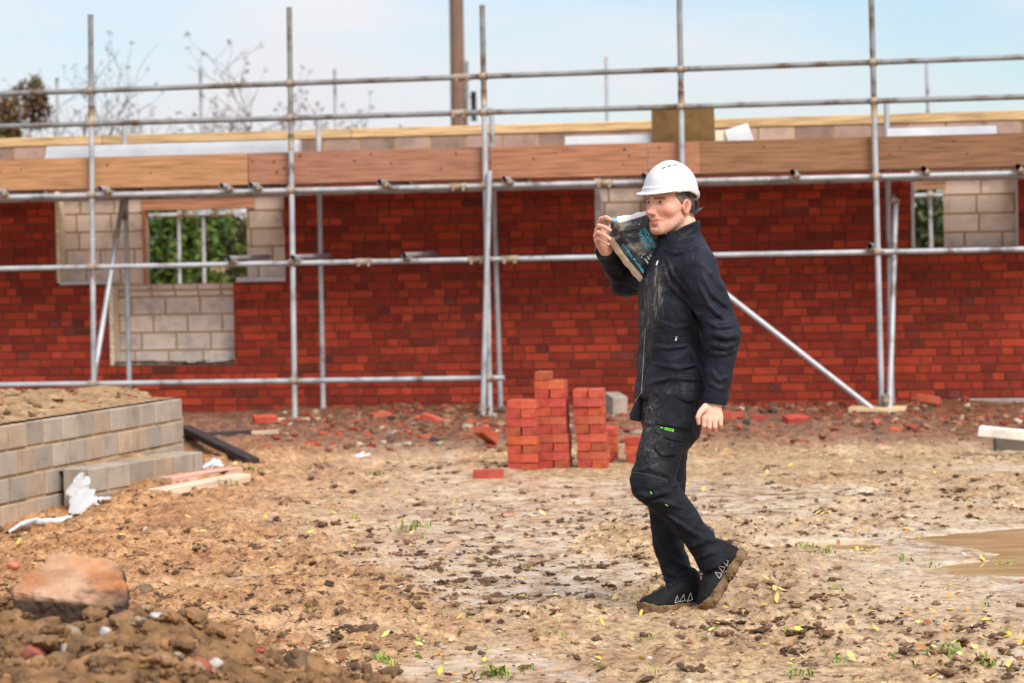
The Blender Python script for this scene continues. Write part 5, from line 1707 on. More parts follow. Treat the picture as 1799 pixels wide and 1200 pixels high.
def attach(o):
    o.parent = person; o.location = Vector(o.location) - Vector(PERO); return o
def sub(o, p):      # a part of a part: both keep world coordinates through the person
    o.parent = p; return o
def pmesh(name, V, F, mat, cols=None, smooth=True, parent=None):
    """mesh given in world coordinates, stored relative to the person"""
    o = mesh_np(name, np.asarray(V) - PERO, F, mat, cols, smooth)
    o.parent = person if parent is None else parent
    return o

# eyes: white ball, iris, pupil and lids read at this size as a dark slit with a bright corner
def eyes():
    for s in (1, -1):
        c = np.array([0.0765, 0.032 * s, 0.0255])
        V, F = ICO3
        gaze = unit([1.0, 0.25 * 0, -0.02])
        ang = V @ gaze
        col = np.where((ang > 0.93)[:, None], [0.012, 0.012, 0.014], np.where((ang > 0.80)[:, None], [0.08, 0.1, 0.11], [0.62, 0.58, 0.55]))
        W = from_head(c + V * np.array([0.0128, 0.0124, 0.0060]) + np.array([0.0015, 0, -0.001]))
        o = pmesh('eye', W, F, M['eye'], col)
        mb = MB()
        t = np.linspace(-1, 1, 9)
        arc = np.stack([0.0885 - 0.011 * t ** 2 + 0.0008, (0.032 + 0.0145 * t) * s, 0.0285 - 0.0042 * t ** 2 + 0.0006 * t], -1)
        mb.tube(from_head(arc), 0.0013, 6)
        V2 = np.concatenate(mb.V); pmesh('eyelash', V2, mb.F, M['lash'], None, True)
M['eye'] = ramp_mat('eye', [(1, 1, 1), (1, 1, 1)], 1, 1, 0.15, 0, attr=True, spec=0.6)
M['lash'] = ramp_mat('lash', [(0.06, 0.03, 0.025), (0.08, 0.04, 0.03)], 1, 1, 0.6, 0)
eyes()

# hair at the temples, sides and nape under the helmet
M['hair'] = ramp_mat('hair', [(0.05, 0.036, 0.028), (0.14, 0.1, 0.08), (0.26, 0.21, 0.18)], 60, 4, 0.6, 0.6, 300, 0.002, stretch=(1, 1, 0.35), spec=0.35)
def hair_fn(P):
    p = to_head(P); a = p.copy(); a[:, 1] = np.abs(a[:, 1])
    d = head_local(p) - 0.0032 - 0.002 * (fbm3(p * 120, 2, 5) - 0.5)
    ear = ell(a, (-0.012, 0.0805, 0.004), (0.0235, 0.014, 0.0345))
    front = p[:, 0] - 0.040 + 0.9 * np.clip(-(p[:, 2] - 0.045), 0, 0.06)          # hairline slanting back to the sideburn
    low = np.where(p[:, 0] > -0.004, 0.008, 0.02 + (p[:, 0] + 0.0) * 1.2) - p[:, 2]
    low = np.maximum(low, -0.055 - p[:, 2])
    r = np.maximum(front, low)
    r = np.maximum(r, -ear)
    r = np.maximum(r, p[:, 2] - 0.10)
    return np.maximum(d, r) * HS
hv, hf = polygonize(hair_fn, HC - 0.16, HC + 0.16, 0.0026)
pmesh('hair', hv, hf, M['hair'])

def ribbon(fn, pts, w, lift, name, mat, parent, n=24, col=(1, 1, 1)):
    """narrow strip laid on a garment along photo points"""
    pts = np.array(pts, float); t = np.linspace(0, 1, n); s = np.linspace(0, 1, len(pts))
    P = march(fn, np.interp(t, s, pts[:, 0]), np.interp(t, s, pts[:, 1]))
    mb = MB(); mb.tube(P + np.array([0, -lift, 0]), w, 6, col)
    V = np.concatenate(mb.V)
    return pmesh(name, V, mb.F, M[mat], None, True, parent)
# ---------------------------------------------------------------- hard hat
def helmet_fn(P):
    p = to_head(P)
    x, y, z = p[:, 0], p[:, 1], p[:, 2]
    c = np.array([-0.006, 0, 0.066])
    out = ell(p, c, (0.117, 0.101, 0.1215))
    out = out - 0.0022 * sstep(0.016, 0.012, np.abs(y)) * sstep(0.0, 0.03, z - 0.10)     # faint crown ridge
    rim = 0.064 - 0.30 * np.clip(-x - 0.005, 0, 0.2) - 0.02 * np.clip(x, 0, 1)      # rim drops towards the nape
    skirt = ell(p, c, (0.1225, 0.1065, 0.150))
    band = np.maximum(skirt, np.maximum(rim - z, z - (rim + 0.024)))
    shell = smin(np.maximum(out, rim - z), band, 0.005)
    # short peak
    pk = ell(p, (0.040, 0, 0.060), (0.113, 0.098, 0.2))
    zpk = 0.066 - 0.14 * np.clip(x - 0.07, 0, 1)
    pk = np.maximum(pk, np.abs(z - zpk - 0.001) - 0.0032)
    pk = np.maximum(pk, 0.040 - x)
    shell = smin(shell, pk, 0.010)
    inner = ell(p, c, (0.112, 0.096, 0.108))
    inner = np.maximum(inner, z - 0.150)
    lowcut = ell(p, (-0.006, 0, 0.02), (0.112, 0.096, 0.08))
    return np.maximum(shell, -smin(inner, lowcut, 0.002)) * HS
M['helmet'] = ramp_mat('white_shell', [(0.53, 0.54, 0.55), (0.58, 0.59, 0.6)], 4, 3, 0.28, 0, spec=0.5)
hat_v, hat_f = polygonize(helmet_fn, HC - np.array([0.22, 0.22, 0.08]), HC + np.array([0.22, 0.22, 0.24]), 0.0027)
hat = pmesh('hard_hat', hat_v, hat_f, M['helmet'])
def hat_details():
    for q in ([(1163.5, 296.5), (1168.5, 293.5)], [(1173, 293), (1178.5, 290.8)], [(1182.5, 290.4), (1188.5, 289.9)]):
        ribbon(helmet_fn, q, 0.0026, 0.0, 'vent', 'dark', hat, 7)
    mb = MB()
    mb.tube(from_head([[-0.02, 0.084, 0.05], [-0.037, 0.0835, 0.025], [-0.045, 0.0805, 0.0], [-0.062, 0.069, -0.022]]), [0.006, 0.006, 0.006, 0.006], 8)
    mb.tube(from_head([[-0.062, 0.09, 0.03], [-0.078, 0.074, 0.012], [-0.09, 0.056, -0.012]]), [0.006, 0.006, 0.006], 8)
    mb.tube(from_head([[-0.055, 0.076, -0.018], [-0.095, 0.05, -0.018], [-0.116, 0.0, -0.012], [-0.095, -0.05, -0.018]]), 0.006, 8)
    mb.tube(from_head([[-0.10, 0.044, -0.015], [-0.118, 0.050, -0.008], [-0.132, 0.052, -0.001]]), [0.006, 0.005, 0.004], 8)
    pmesh('harness', np.concatenate(mb.V), mb.F, M['strap'], None, True, hat)
M['strap'] = ramp_mat('strap', [(0.03, 0.033, 0.036), (0.07, 0.075, 0.08)], 30, 3, 0.5, 0, spec=0.4)
hat_details()

# ---------------------------------------------------------------- jacket
def cyl_axis(P, a, b, r1, r2):
    ax = b - a; L = np.linalg.norm(ax); ax = ax / L
    q = P - a; t = q @ ax
    rr = r1 + (r2 - r1) * np.clip(t / L, 0, 1)
    return np.linalg.norm(q - t[:, None] * ax, axis=1) - rr, t, L

COL_A, COL_B = J(1193, 446, 0.02), J(1195, 396, 0.005)
CF = unit(J(1160, 418, 0) - J(1228, 386, 0)) ; 
def collar_fn(P):
    d, t, L = cyl_axis(P, COL_A, COL_B, 0.088, 0.081)
    # top edge plane: low at the throat, high at the nape
    px, py = proj(P)
    top = (np.interp(px, [1150, 1164, 1180, 1200, 1222, 1236], [424, 419, 409, 397.5, 388, 386]) - py) * MPX
    shell = np.abs(d + 0.006) - 0.006
    return smax(smax(shell, top, 0.006), (COL_A[2] - 0.02) - P[:, 2], 0.01)

def jacket_base(P):
    d = loft(P, 0.0)
    # yoke and shoulders
    d = smin(d, seg(P, J(1200, 440, 0.0), NS + np.array([0, 0.02, 0.012]), 0.075, 0.082), 0.045)
    d = smin(d, seg(P, J(1190, 440, 0.03), FS, 0.07, 0.078), 0.04)
    na = smin(seg(P, NS, NE, 0.083, 0.070), seg(P, NE, NW, 0.070, 0.047), 0.02)
    d = smin(d, na, 0.014)
    fa = smin(seg(P, FS, FE, 0.080, 0.066), seg(P, FE, FW, 0.064, 0.044), 0.02)
    d = smin(d, fa, 0.02)
    return d
def jfold(P):
    """cloth relief: slow buckles plus directional creases"""
    return 0.020 * (fbm3(P * np.array([6.5, 6.5, 5]), 2, 31) - 0.5) + 0.012 * (np.abs(2 * fbm3(P @ np.array([[10, 0, 7], [0, 10, 0], [-5, 0, 14]]).T, 2, 37) - 1) - 0.4)

J_RIDGE = [  # (photo polyline, ridge radius)
    ([(1240, 470), (1262, 500), (1282, 518)], .010), ([(1232, 480), (1250, 515), (1278, 540)], .009), ([(1228, 500), (1245, 535), (1270, 560)], .008),
    ([(1250, 585), (1275, 592), (1300, 588)], .011), ([(1246, 604), (1275, 610), (1302, 600)], .012), ([(1250, 622), (1272, 622), (1296, 612)], .007),
    ([(1244, 565), (1262, 575), (1290, 572)], .007), ([(1250, 650), (1262, 668), (1284, 660)], .006), ([(1246, 672), (1262, 682), (1278, 684)], .006),
    ([(1170, 450), (1182, 480), (1206, 510)], .006), ([(1165, 462), (1178, 500), (1215, 538)], .007), ([(1150, 560), (1185, 575), (1222, 572)], .005),
    ([(1140, 605), (1175, 612), (1215, 606)], .004), ([(1150, 640), (1190, 648), (1228, 640)], .005), ([(1135, 675), (1180, 664), (1232, 668)], .006),
    ([(1126, 540), (1136, 580), (1130, 620)], .005), ([(1206, 520), (1216, 560), (1232, 600)], .007), ([(1212, 610), (1224, 640), (1234, 670)], .006),
    ([(1168, 440), (1190, 446), (1222, 432)], .006), ([(1165, 428), (1190, 422), (1224, 402)], .005),
    ([(1062, 470), (1080, 490), (1112, 500)], .008), ([(1072, 505), (1092, 512), (1118, 512)], .009)]
J_GROOVE = [([(1141, 470), (1134, 560), (1130, 690)], .0042), ([(1146, 468), (1141, 560), (1136, 690)], .003), ([(1133, 583), (1160, 577), (1222, 571)], .003), ([(1122, 679), (1180, 688), (1242, 690)], .0035),
            ([(1163, 443), (1178, 442), (1200, 432), (1226, 412)], .004), ([(1222, 440), (1214, 480), (1219, 530), (1228, 570)], .004), ([(1185, 585), (1190, 600)], .003), ([(1206, 580), (1202, 660)], .002)]
def surface_curves(fn, items, m=7, k=1.25):
    out = []
    for pts, r in items:
        pts = np.array(pts, float)
        t = np.linspace(0, 1, m); s = np.linspace(0, 1, len(pts))
        px, py = np.interp(t, s, pts[:, 0]), np.interp(t, s, pts[:, 1])
        P = march(fn, px, py, steps=45)
        ok = np.abs(fn(P)) < 0.004
        out.append((P[ok], r * k))
    return out
def jb_all(P): return np.minimum(jacket_base(P), collar_fn(P))
JR = surface_curves(jb_all, J_RIDGE); JG = []
def add_relief(P, d, R, G, k=0.010):
    near = np.abs(d) < 0.032
    if not near.any(): return d
    Q = P[near]; e = d[near]
    lo_, hi_ = Q.min(0), Q.max(0)
    for sgn, L in ((1, R), (-1, G)):
        for pts, r in L:
            n = len(pts)
            if n < 2: continue
            p0, p1 = pts.min(0) - 0.03, pts.max(0) + 0.03
            if (p0 > hi_).any() or (p1 < lo_).any(): continue
            m = ((Q > p0) & (Q < p1)).all(1)
            if not m.any(): continue
            if sgn > 0: e[m] = smin(e[m], chain(Q[m], pts, r * np.concatenate([[0.2], np.ones(n - 2), [0.2]]) if n > 2 else [r] * n), k)
            else: e[m] = smax(e[m], -chain(Q[m], pts, [r] * n), 0.003)
    d = d.copy(); d[near] = e
    return d
def jacket_fn(P):
    d = jacket_base(P)
    near = d < 0.06
    if near.any(): d[near] = d[near] + jfold(P[near])
    # the cuffs and the hem end cleanly
    for E, W in ((NE, NW), (FE, FW)):
        ax = unit(W - E); t = (P - W) @ ax; m = np.linalg.norm(P - W, axis=1) < 0.085
        d = np.where(m, smax(d, t - 0.004, 0.006), d)
        r_ = np.linalg.norm((P - W) - t[:, None] * ax, axis=1)
        d = np.where(m, smin(d, np.maximum(np.abs(r_ - 0.044) - 0.005, np.abs(t + 0.012) - 0.016), 0.006), d)
    d = smin(d, collar_fn(P), 0.012)
    d = smax(d, -seg(P, COL_B + (COL_A - COL_B) * 0.55, COL_B + (COL_B - COL_A) * 1.0, 0.066, 0.074), 0.004)
    return add_relief(P, d, JR, JG)
def cloth_material(name, base, dust, rough, sheen, bscale):
    m, n, l, p = new_mat(name)
    a = n.new('ShaderNodeAttribute'); a.attribute_name = 'Col'
    sp = n.new('ShaderNodeSeparateColor'); l.new(a.outputs['Color'], sp.inputs[0])
    tc = n.new('ShaderNodeTexCoord')
    t = n.new('ShaderNodeTexNoise'); t.inputs['Scale'].default_value = 14; t.inputs['Detail'].default_value = 6; l.new(tc.outputs['Object'], t.inputs['Vector'])
    r = n.new('ShaderNodeValToRGB'); r.color_ramp.elements[0].position = 0.35; r.color_ramp.elements[1].position = 0.7
    r.color_ramp.elements[0].color = (*[c * 0.75 for c in base], 1); r.color_ramp.elements[1].color = (*[c * 1.3 for c in base], 1)
    l.new(t.outputs['Fac'], r.inputs['Fac'])
    mx = n.new('ShaderNodeMix'); mx.data_type = 'RGBA'; mx.inputs[7].default_value = (*dust, 1)
    l.new(sp.outputs[0], mx.inputs['Factor']); l.new(r.outputs['Color'], mx.inputs[6]); l.new(mx.outputs[2], p.inputs['Base Color'])
    p.inputs['Roughness'].default_value = rough
    p.inputs['Specular IOR Level'].default_value = 0.17
    p.inputs['Sheen Weight'].default_value = sheen
    p.inputs['Sheen Roughness'].default_value = 0.4
    p.inputs['Sheen Tint'].default_value = (0.45, 0.55, 0.8, 1)
    t2 = n.new('ShaderNodeTexNoise'); t2.inputs['Scale'].default_value = bscale; t2.inputs['Detail'].default_value = 6; t2.inputs['Roughness'].default_value = 0.6
    mp = n.new('ShaderNodeMapping'); mp.inputs['Scale'].default_value = (1, 1, 0.55); mp.inputs['Rotation'].default_value = (0, 0.5, 0)
    l.new(tc.outputs['Object'], mp.inputs[0]); l.new(mp.outputs[0], t2.inputs['Vector'])
    b = n.new('ShaderNodeBump'); b.inputs['Strength'].default_value = 0.4; b.inputs['Distance'].default_value = 0.008
    l.new(t2.outputs['Fac'], b.inputs['Height'])
    t4 = n.new('ShaderNodeTexNoise'); t4.inputs['Scale'].default_value = 5.5; t4.inputs['Detail'].default_value = 2; t4.inputs['Distortion'].default_value = 1.2
    mp2 = n.new('ShaderNodeMapping'); mp2.inputs['Scale'].default_value = (1, 1, 1.5); mp2.inputs['Rotation'].default_value = (0, -0.6, 0)
    l.new(tc.outputs['Object'], mp2.inputs[0]); l.new(mp2.outputs[0], t4.inputs['Vector'])
    m1 = n.new('ShaderNodeMath'); m1.operation = 'MULTIPLY_ADD'; m1.inputs[1].default_value = 2; m1.inputs[2].default_value = -1; l.new(t4.outputs['Fac'], m1.inputs[0])
    m2 = n.new('ShaderNodeMath'); m2.operation = 'ABSOLUTE'; l.new(m1.outputs[0], m2.inputs[0])
    b2 = n.new('ShaderNodeBump'); b2.inputs['Strength'].default_value = 0.25; b2.inputs['Distance'].default_value = 0.03
    l.new(m2.outputs[0], b2.inputs['Height']); l.new(b.outputs[0], b2.inputs['Normal']); l.new(b2.outputs[0], p.inputs['Normal'])
    return m
M['jacket'] = cloth_material('jacket_cloth', (0.0105, 0.0125, 0.0225), (0.5, 0.46, 0.42), 0.62, 0.0, 26)
M['trousers'] = cloth_material('trouser_cloth', (0.009, 0.011, 0.0165), (0.36, 0.32, 0.28), 0.7, 0.0, 30)
JLO = np.array([J(1040, 500, 0)[0], YPER - 0.42, J(1180, 722, 0)[2]]); JHI = np.array([J(1316, 500, 0)[0], YPER + 0.46, J(1200, 378, 0)[2]])
JG = surface_curves(jacket_fn, J_GROOVE, 26, 0.62)
jv, jf = polygonize(jacket_fn, JLO, JHI, 0.0034)
def jacket_dust(V):
    px, py = proj(V); near = V[:, 1] < YPER + 0.1
    zl = np.interp(py, [440, 480, 560, 640, 700], [1156, 1150, 1140, 1132, 1132])
    w = np.exp(-0.5 * ((px - zl - 6) / 11) ** 2) * sstep(455, 480, py) * sstep(600, 520, py) + 0.55 * np.exp(-0.5 * ((px - zl + 2) / 7) ** 2) * sstep(700, 560, py) * sstep(470, 500, py)
    w = w + 0.22 * np.exp(-0.5 * ((py - 683) / 7) ** 2) * (px < 1220) + 0.05 * sstep(1290, 1130, px)
    spk = noise3(V * np.array([260, 260, 190]), 5); spk2 = fbm3(V * np.array([90, 90, 22]), 2, 8)
    d = w * (0.4 * sstep(0.78, 0.97, spk) + 0.30 * sstep(0.5, 0.8, spk2) + 0.05)
    d = d + 0.5 * sstep(0.955, 0.985, noise3(V * 120, 15)) * sstep(0.62, 0.75, fbm3(V * 6, 2, 16))
    return np.clip(d * near, 0, 0.85)
dj = jacket_dust(jv)
jacket = pmesh('jacket', jv, jf, M['jacket'], np.stack([dj] * 3, 1))

M['zip'] = ramp_mat('zip', [(0.25, 0.24, 0.22), (0.5, 0.49, 0.46)], 120, 3, 0.4, 0, metal=0.6)
M['grey_tag'] = ramp_mat('grey_tag', [(0.55, 0.55, 0.5), (0.7, 0.7, 0.66)], 20, 3, 0.5, 0)
ribbon(jacket_fn, [(1134, 575), (1130, 640), (1127, 692)], 0.0016, 0.001, 'zip', 'zip', jacket)
ribbon(jacket_fn, [(1156, 458), (1153, 466)], 0.0035, 0.002, 'zip_pull', 'grey_tag', jacket, 6)
ribbon(jacket_fn, [(1190, 577), (1191, 590)], 0.002, 0.001, 'pocket_zip', 'dark', jacket, 6)
ribbon(jacket_fn, [(1188.5, 592), (1187, 598)], 0.0035, 0.002, 'pocket_pull', 'grey_tag', jacket, 6)
# the open lower corner of the far front panel, hanging below the zip
def flap():
    th = 0.006
    p2 = [(1128, 684), (1138, 684), (1134, 700), (1124, 741), (1107, 738), (1106, 728), (1116, 704)]
    P = np.array([J(x, y, -0.005 + 0.03 * math.sin(i)) for i, (x, y) in enumerate(p2)])
    Q = P + np.array([0.004, th, 0])
    k = len(p2)
    V = np.concatenate([P, Q]); F = [list(range(k)), [k + j for j in range(k)][::-1]] + [[(j + 1) % k, j, k + j, k + (j + 1) % k] for j in range(k)]
    pmesh('front_flap', V, F, M['jacket'], np.tile([0.02] * 3, (2 * k, 1)), False, jacket)
    mb = MB(); mb.tube(np.array([J(1127, 688, -0.03), J(1116, 706, -0.012), J(1106, 730, -0.012)]), 0.0018, 6)
    pmesh('flap_zip', np.concatenate(mb.V), mb.F, M['zip'], None, True, jacket)
flap()

# ---------------------------------------------------------------- trousers
def hips(P):
    c = J(1181, 722, 0.01); q = (P - c) @ TF.T
    return ell(q, (0, 0, 0), (0.119, 0.164, 0.185))
POCK = [  # raised panels on the outside of the near leg
    ([(1158, 690), (1222, 697), (1220, 745), (1216, 757), (1152, 745)], .0045),                 # hanging holster pocket
    ([(1150, 752), (1213, 768), (1209, 777), (1180, 774), (1151, 760)], .005),
    ([(1150, 763), (1208, 776), (1188, 801), (1162, 802), (1149, 788)], .0055),                   # flap
    ([(1132, 812), (1150, 770), (1206, 780), (1192, 800), (1173, 838)], .003)]
def trousers_base(P):
    d = hips(P)
    nl = smin(smin(seg(P, NH, NK, 0.094, 0.086), seg(P, NK, NM, 0.079, 0.056), 0.03), seg(P, NM, NA, 0.056, 0.065), 0.015)
    fl = smin(smin(seg(P, FH, FK, 0.100, 0.076), seg(P, FK, FM, 0.072, 0.054), 0.03), seg(P, FM, FA, 0.054, 0.064), 0.015)
    d = smin(d, nl, 0.03); d = smin(d, fl, 0.018)
    return d
T_RIDGE = [([(1108, 832), (1140, 822), (1180, 838)], .008), ([(1108, 862), (1140, 872), (1178, 862)], .009), ([(1118, 885), (1160, 880), (1196, 892)], .008), ([(1150, 900), (1185, 925), (1205, 960)], .007),
           ([(1172, 905), (1215, 935), (1245, 950)], .008), ([(1210, 962), (1240, 948), (1270, 950)], .009), ([(1218, 985), (1245, 972), (1278, 968)], .008), ([(1125, 800), (1145, 790), (1150, 770)], .006),
           ([(1150, 935), (1165, 965), (1182, 985)], .007), ([(1170, 1003), (1190, 1012), (1215, 1008)], .010), ([(1166, 1018), (1185, 1022), (1205, 1020)], .008), ([(1165, 960), (1190, 990), (1215, 1000)], .006), ([(1118, 730), (1140, 745), (1150, 742)], .007), ([(1118, 705), (1135, 722), (1148, 715)], .006),
           ([(1180, 855), (1195, 850), (1205, 842)], .006)]
T_GROOVE = [([(1104, 826), (1140, 832), (1172, 842)], .002), ([(1103, 845), (1140, 851), (1180, 860)], .0018), ([(1192, 800), (1206, 900), (1262, 960)], .002)]
TRR = surface_curves(trousers_base, T_RIDGE); TRG = []
def trousers_fn(P):
    d = trousers_base(P)
    near = np.abs(d) < 0.05
    Q = P[near]
    if near.any():
        e = d[near] + 0.018 * (fbm3(Q * np.array([7, 7, 5]), 2, 51) - 0.5) + 0.013 * (np.abs(2 * fbm3(Q @ np.array([[8, 0, 9], [0, 12, 0], [-7, 0, 12]]).T, 2, 57) - 1) - 0.4)
        px, py = proj(Q); out = Q[:, 1] < YPER - 0.13
        for poly, h in POCK:
            e = e - 1.5 * h * sstep(-0.8, 1.2, poly_sd(px, py, poly)) * out
        d[near] = e
    d = add_relief(P, d, TRR, TRG)
    for K, A, r in ((NM, NA, 0.065), (FM, FA, 0.064)):
        ax = unit(A - K); t = (P - A) @ ax; m = np.linalg.norm(P - A, axis=1) < 0.12
        d = np.where(m, smax(d, t - 0.016, 0.005), d)
        r_ = np.linalg.norm((P - A) - t[:, None] * ax, axis=1)
        hole = np.maximum(r_ - (r - 0.009), -t - 0.02)
        d = np.where(m, smax(d, -hole, 0.004), d)
    return smax(d, P[:, 2] - J(1180, 672, 0)[2], 0.01)
tlo = np.array([J(1092, 500, 0)[0], YPER - 0.36, J(1180, 1062, 0)[2]]); thi = np.array([J(1300, 500, 0)[0], YPER + 0.34, J(1180, 666, 0)[2]])
TRG = surface_curves(trousers_fn, T_GROOVE, 26, 0.62)
tv, tf = polygonize(trousers_fn, tlo, thi, 0.0034)
def trouser_dust(V):
    px, py = proj(V)
    w = 0.9 * np.exp(-0.5 * (((px - 1136) / 13) ** 2 + ((py - 760) / 32) ** 2)) + 0.6 * np.exp(-0.5 * (((px - 1138) / 14) ** 2 + ((py - 712) / 18) ** 2)) + 0.35 * np.exp(-0.5 * (((px - 1152) / 10) ** 2 + ((py - 800) / 30) ** 2))
    d = w * (0.3 * sstep(0.55, 0.8, fbm3(V * 120, 2, 41)) + 0.07)
    d = d + sstep(1012, 1036, py) * (px < 1232) * sstep(0.48, 0.62, fbm3(V * 45, 3, 44)) * 0.7 * sstep(1190, 1205, px)
    d = d + 0.45 * sstep(0.95, 0.985, noise3(V * 120, 25)) * sstep(0.55, 0.7, fbm3(V * 6, 2, 26))
    return np.clip(d, 0, 0.8)
td = trouser_dust(tv)
trousers = pmesh('trousers', tv, tf, M['trousers'], np.stack([td] * 3, 1))
M['stitch'] = ramp_mat('stitch', [(0.35, 0.36, 0.38), (0.6, 0.6, 0.62)], 300, 2, 0.6, 0)
M['stitch_dark'] = ramp_mat('stitch_dark', [(0.06, 0.065, 0.07), (0.12, 0.125, 0.13)], 300, 2, 0.6, 0)
M['lime'] = ramp_mat('lime_print', [(0.2, 0.75, 0.03), (0.25, 0.85, 0.05)], 10, 2, 0.5, 0)
ribbon(trousers_fn, [(1203, 692), (1212, 694), (1221, 698)], 0.0016, 0.001, 'pocket_stitching', 'stitch', trousers, 12)
ribbon(trousers_fn, [(1142, 863), (1145, 868)], 0.0018, 0.001, 'lime_tab', 'lime', trousers, 4)
ribbon(trousers_fn, [(1169, 886), (1173, 889)], 0.0018, 0.001, 'lime_tab', 'lime', trousers, 4)
ribbon(trousers_fn, [(1104, 828), (1140, 834), (1172, 844)], 0.0009, 0.0, 'knee_stitching', 'stitch_dark', trousers, 20)

def text_mesh(body_, size=1.0, bold=0.0):
    c = bpy.data.curves.new('lettering', 'FONT'); c.body = body_; c.size = size; c.offset = bold; c.resolution_u = 3
    o = bpy.data.objects.new('lettering', c); COL.objects.link(o)
    me = bpy.data.meshes.new_from_object(o.evaluated_get(bpy.context.evaluated_depsgraph_get()))
    bm = bmesh.new(); bm.from_mesh(me)
    bmesh.ops.triangulate(bm, faces=bm.faces[:]); bm.verts.index_update()
    V = np.array([v.co[:] for v in bm.verts]); F = [[v.index for v in f.verts] for f in bm.faces]
    bm.free(); bpy.data.objects.remove(o); bpy.data.curves.remove(c); bpy.data.meshes.remove(me)
    return V, F
def lay_text(fn, s, origin, xdir, ydir, width, height, name, mat, parent, lift=0.0022, bold=0.0, world=False):
    """print lettering on a surface: text x runs along xdir, text height along ydir (photo pixels)"""
    V, F = text_mesh(s, 1.0, bold)
    w = V[:, 0].max() - V[:, 0].min(); h = V[:, 1].max()
    u = (V[:, 0] - V[:, 0].min()) / w * width; v = V[:, 1] / h * height
    px = origin[0] + u * xdir[0] + v * ydir[0]; py = origin[1] + u * xdir[1] + v * ydir[1]
    P = march(fn, px, py); P = P - ray(px, py) * lift
    if world: return P, F
    return pmesh(name, P, F, M[mat], None, False, parent)
xd = unit([1, 0.24]); yd = unit([0.12, -1])
lay_text(trousers_fn, 'APACHE', (1167, 755), xd, yd, 17, 5.2, 'printed_name', 'lime', trousers, bold=0.02)
ribbon(trousers_fn, [(1160.5, 751), (1165, 752.5)], 0.0022, 0.001, 'printed_emblem', 'lime', trousers, 4)

# ---------------------------------------------------------------- boots
def boot_local(p, sole):
    x, y, z = p[:, 0], p[:, 1], p[:, 2]
    out2 = np.minimum(seg(np.stack([x, y, 0 * x], 1), np.array([-0.035, 0, 0]), np.array([0.06, 0, 0]), 0.043, 0.042),
                      seg(np.stack([x, y, 0 * x], 1), np.array([0.06, 0, 0]), np.array([0.155, 0.004, 0]), 0.042, 0.050))
    if sole:
        zc = 0.018 + 0.012 * sstep(0.12, 0.21, x)
        d = np.maximum(out2 - 0.002, np.abs(z - zc + 0.003) - 0.014)
        d = np.maximum(d, -np.maximum(np.maximum(np.abs(x - 0.035) - 0.03, np.abs(z) - 0.010), -1))
        return d - 0.003 - 0.024 * (fbm3(p * 34, 3, 66) - 0.42)
    d = ell(p, (-0.025, 0, 0.062), (0.056, 0.041, 0.072))
    d = smin(d, seg(p, np.array([-0.012, 0, 0.105]), np.array([0.10, 0, 0.060]), 0.047, 0.036), 0.03)
    d = smin(d, ell(p, (0.135, 0.003, 0.040), (0.074, 0.048, 0.040)), 0.03)
    d = smin(d, seg(p, np.array([-0.018, 0, 0.09]), np.array([-0.022, 0, 0.135]), 0.045, 0.042), 0.02)
    d = smax(d, out2 - 0.003, 0.01)
    d = smax(d, 0.022 - z, 0.004)
    # tongue and lace ridges
    t = (x - 0.0) / 0.1
    lace = np.sin((x - 0.3 * z) * 2 * np.pi / 0.021) * sstep(0.012, 0.03, x) * sstep(0.115, 0.095, x) * sstep(0.03, 0.015, np.abs(y)) * (z > 0.05)
    d = d - 0.0025 * lace
    # overlay panel edges and toe bumper
    d = d - 0.0025 * sstep(0.052, 0.046, z) - 0.002 * sstep(0.15, 0.158, x) * sstep(0.075, 0.065, z)
    return d
M['boot'] = ramp_mat('boot_fabric', [(0.005, 0.005, 0.006), (0.014, 0.0145, 0.017)], 60, 5, 0.7, 0.35, 160, 0.002, spec=0.15, attr=False)
M['mud_sole'] = ramp_mat('muddy_sole', [(0.05, 0.028, 0.014), (0.15, 0.085, 0.04), (0.27, 0.17, 0.085)], 30, 8, 0.75, 0.8, 90, 0.006, spec=0.35)
M['reflect'] = ramp_mat('reflective_print', [(0.6, 0.6, 0.62), (0.75, 0.75, 0.77)], 20, 2, 0.35, 0)
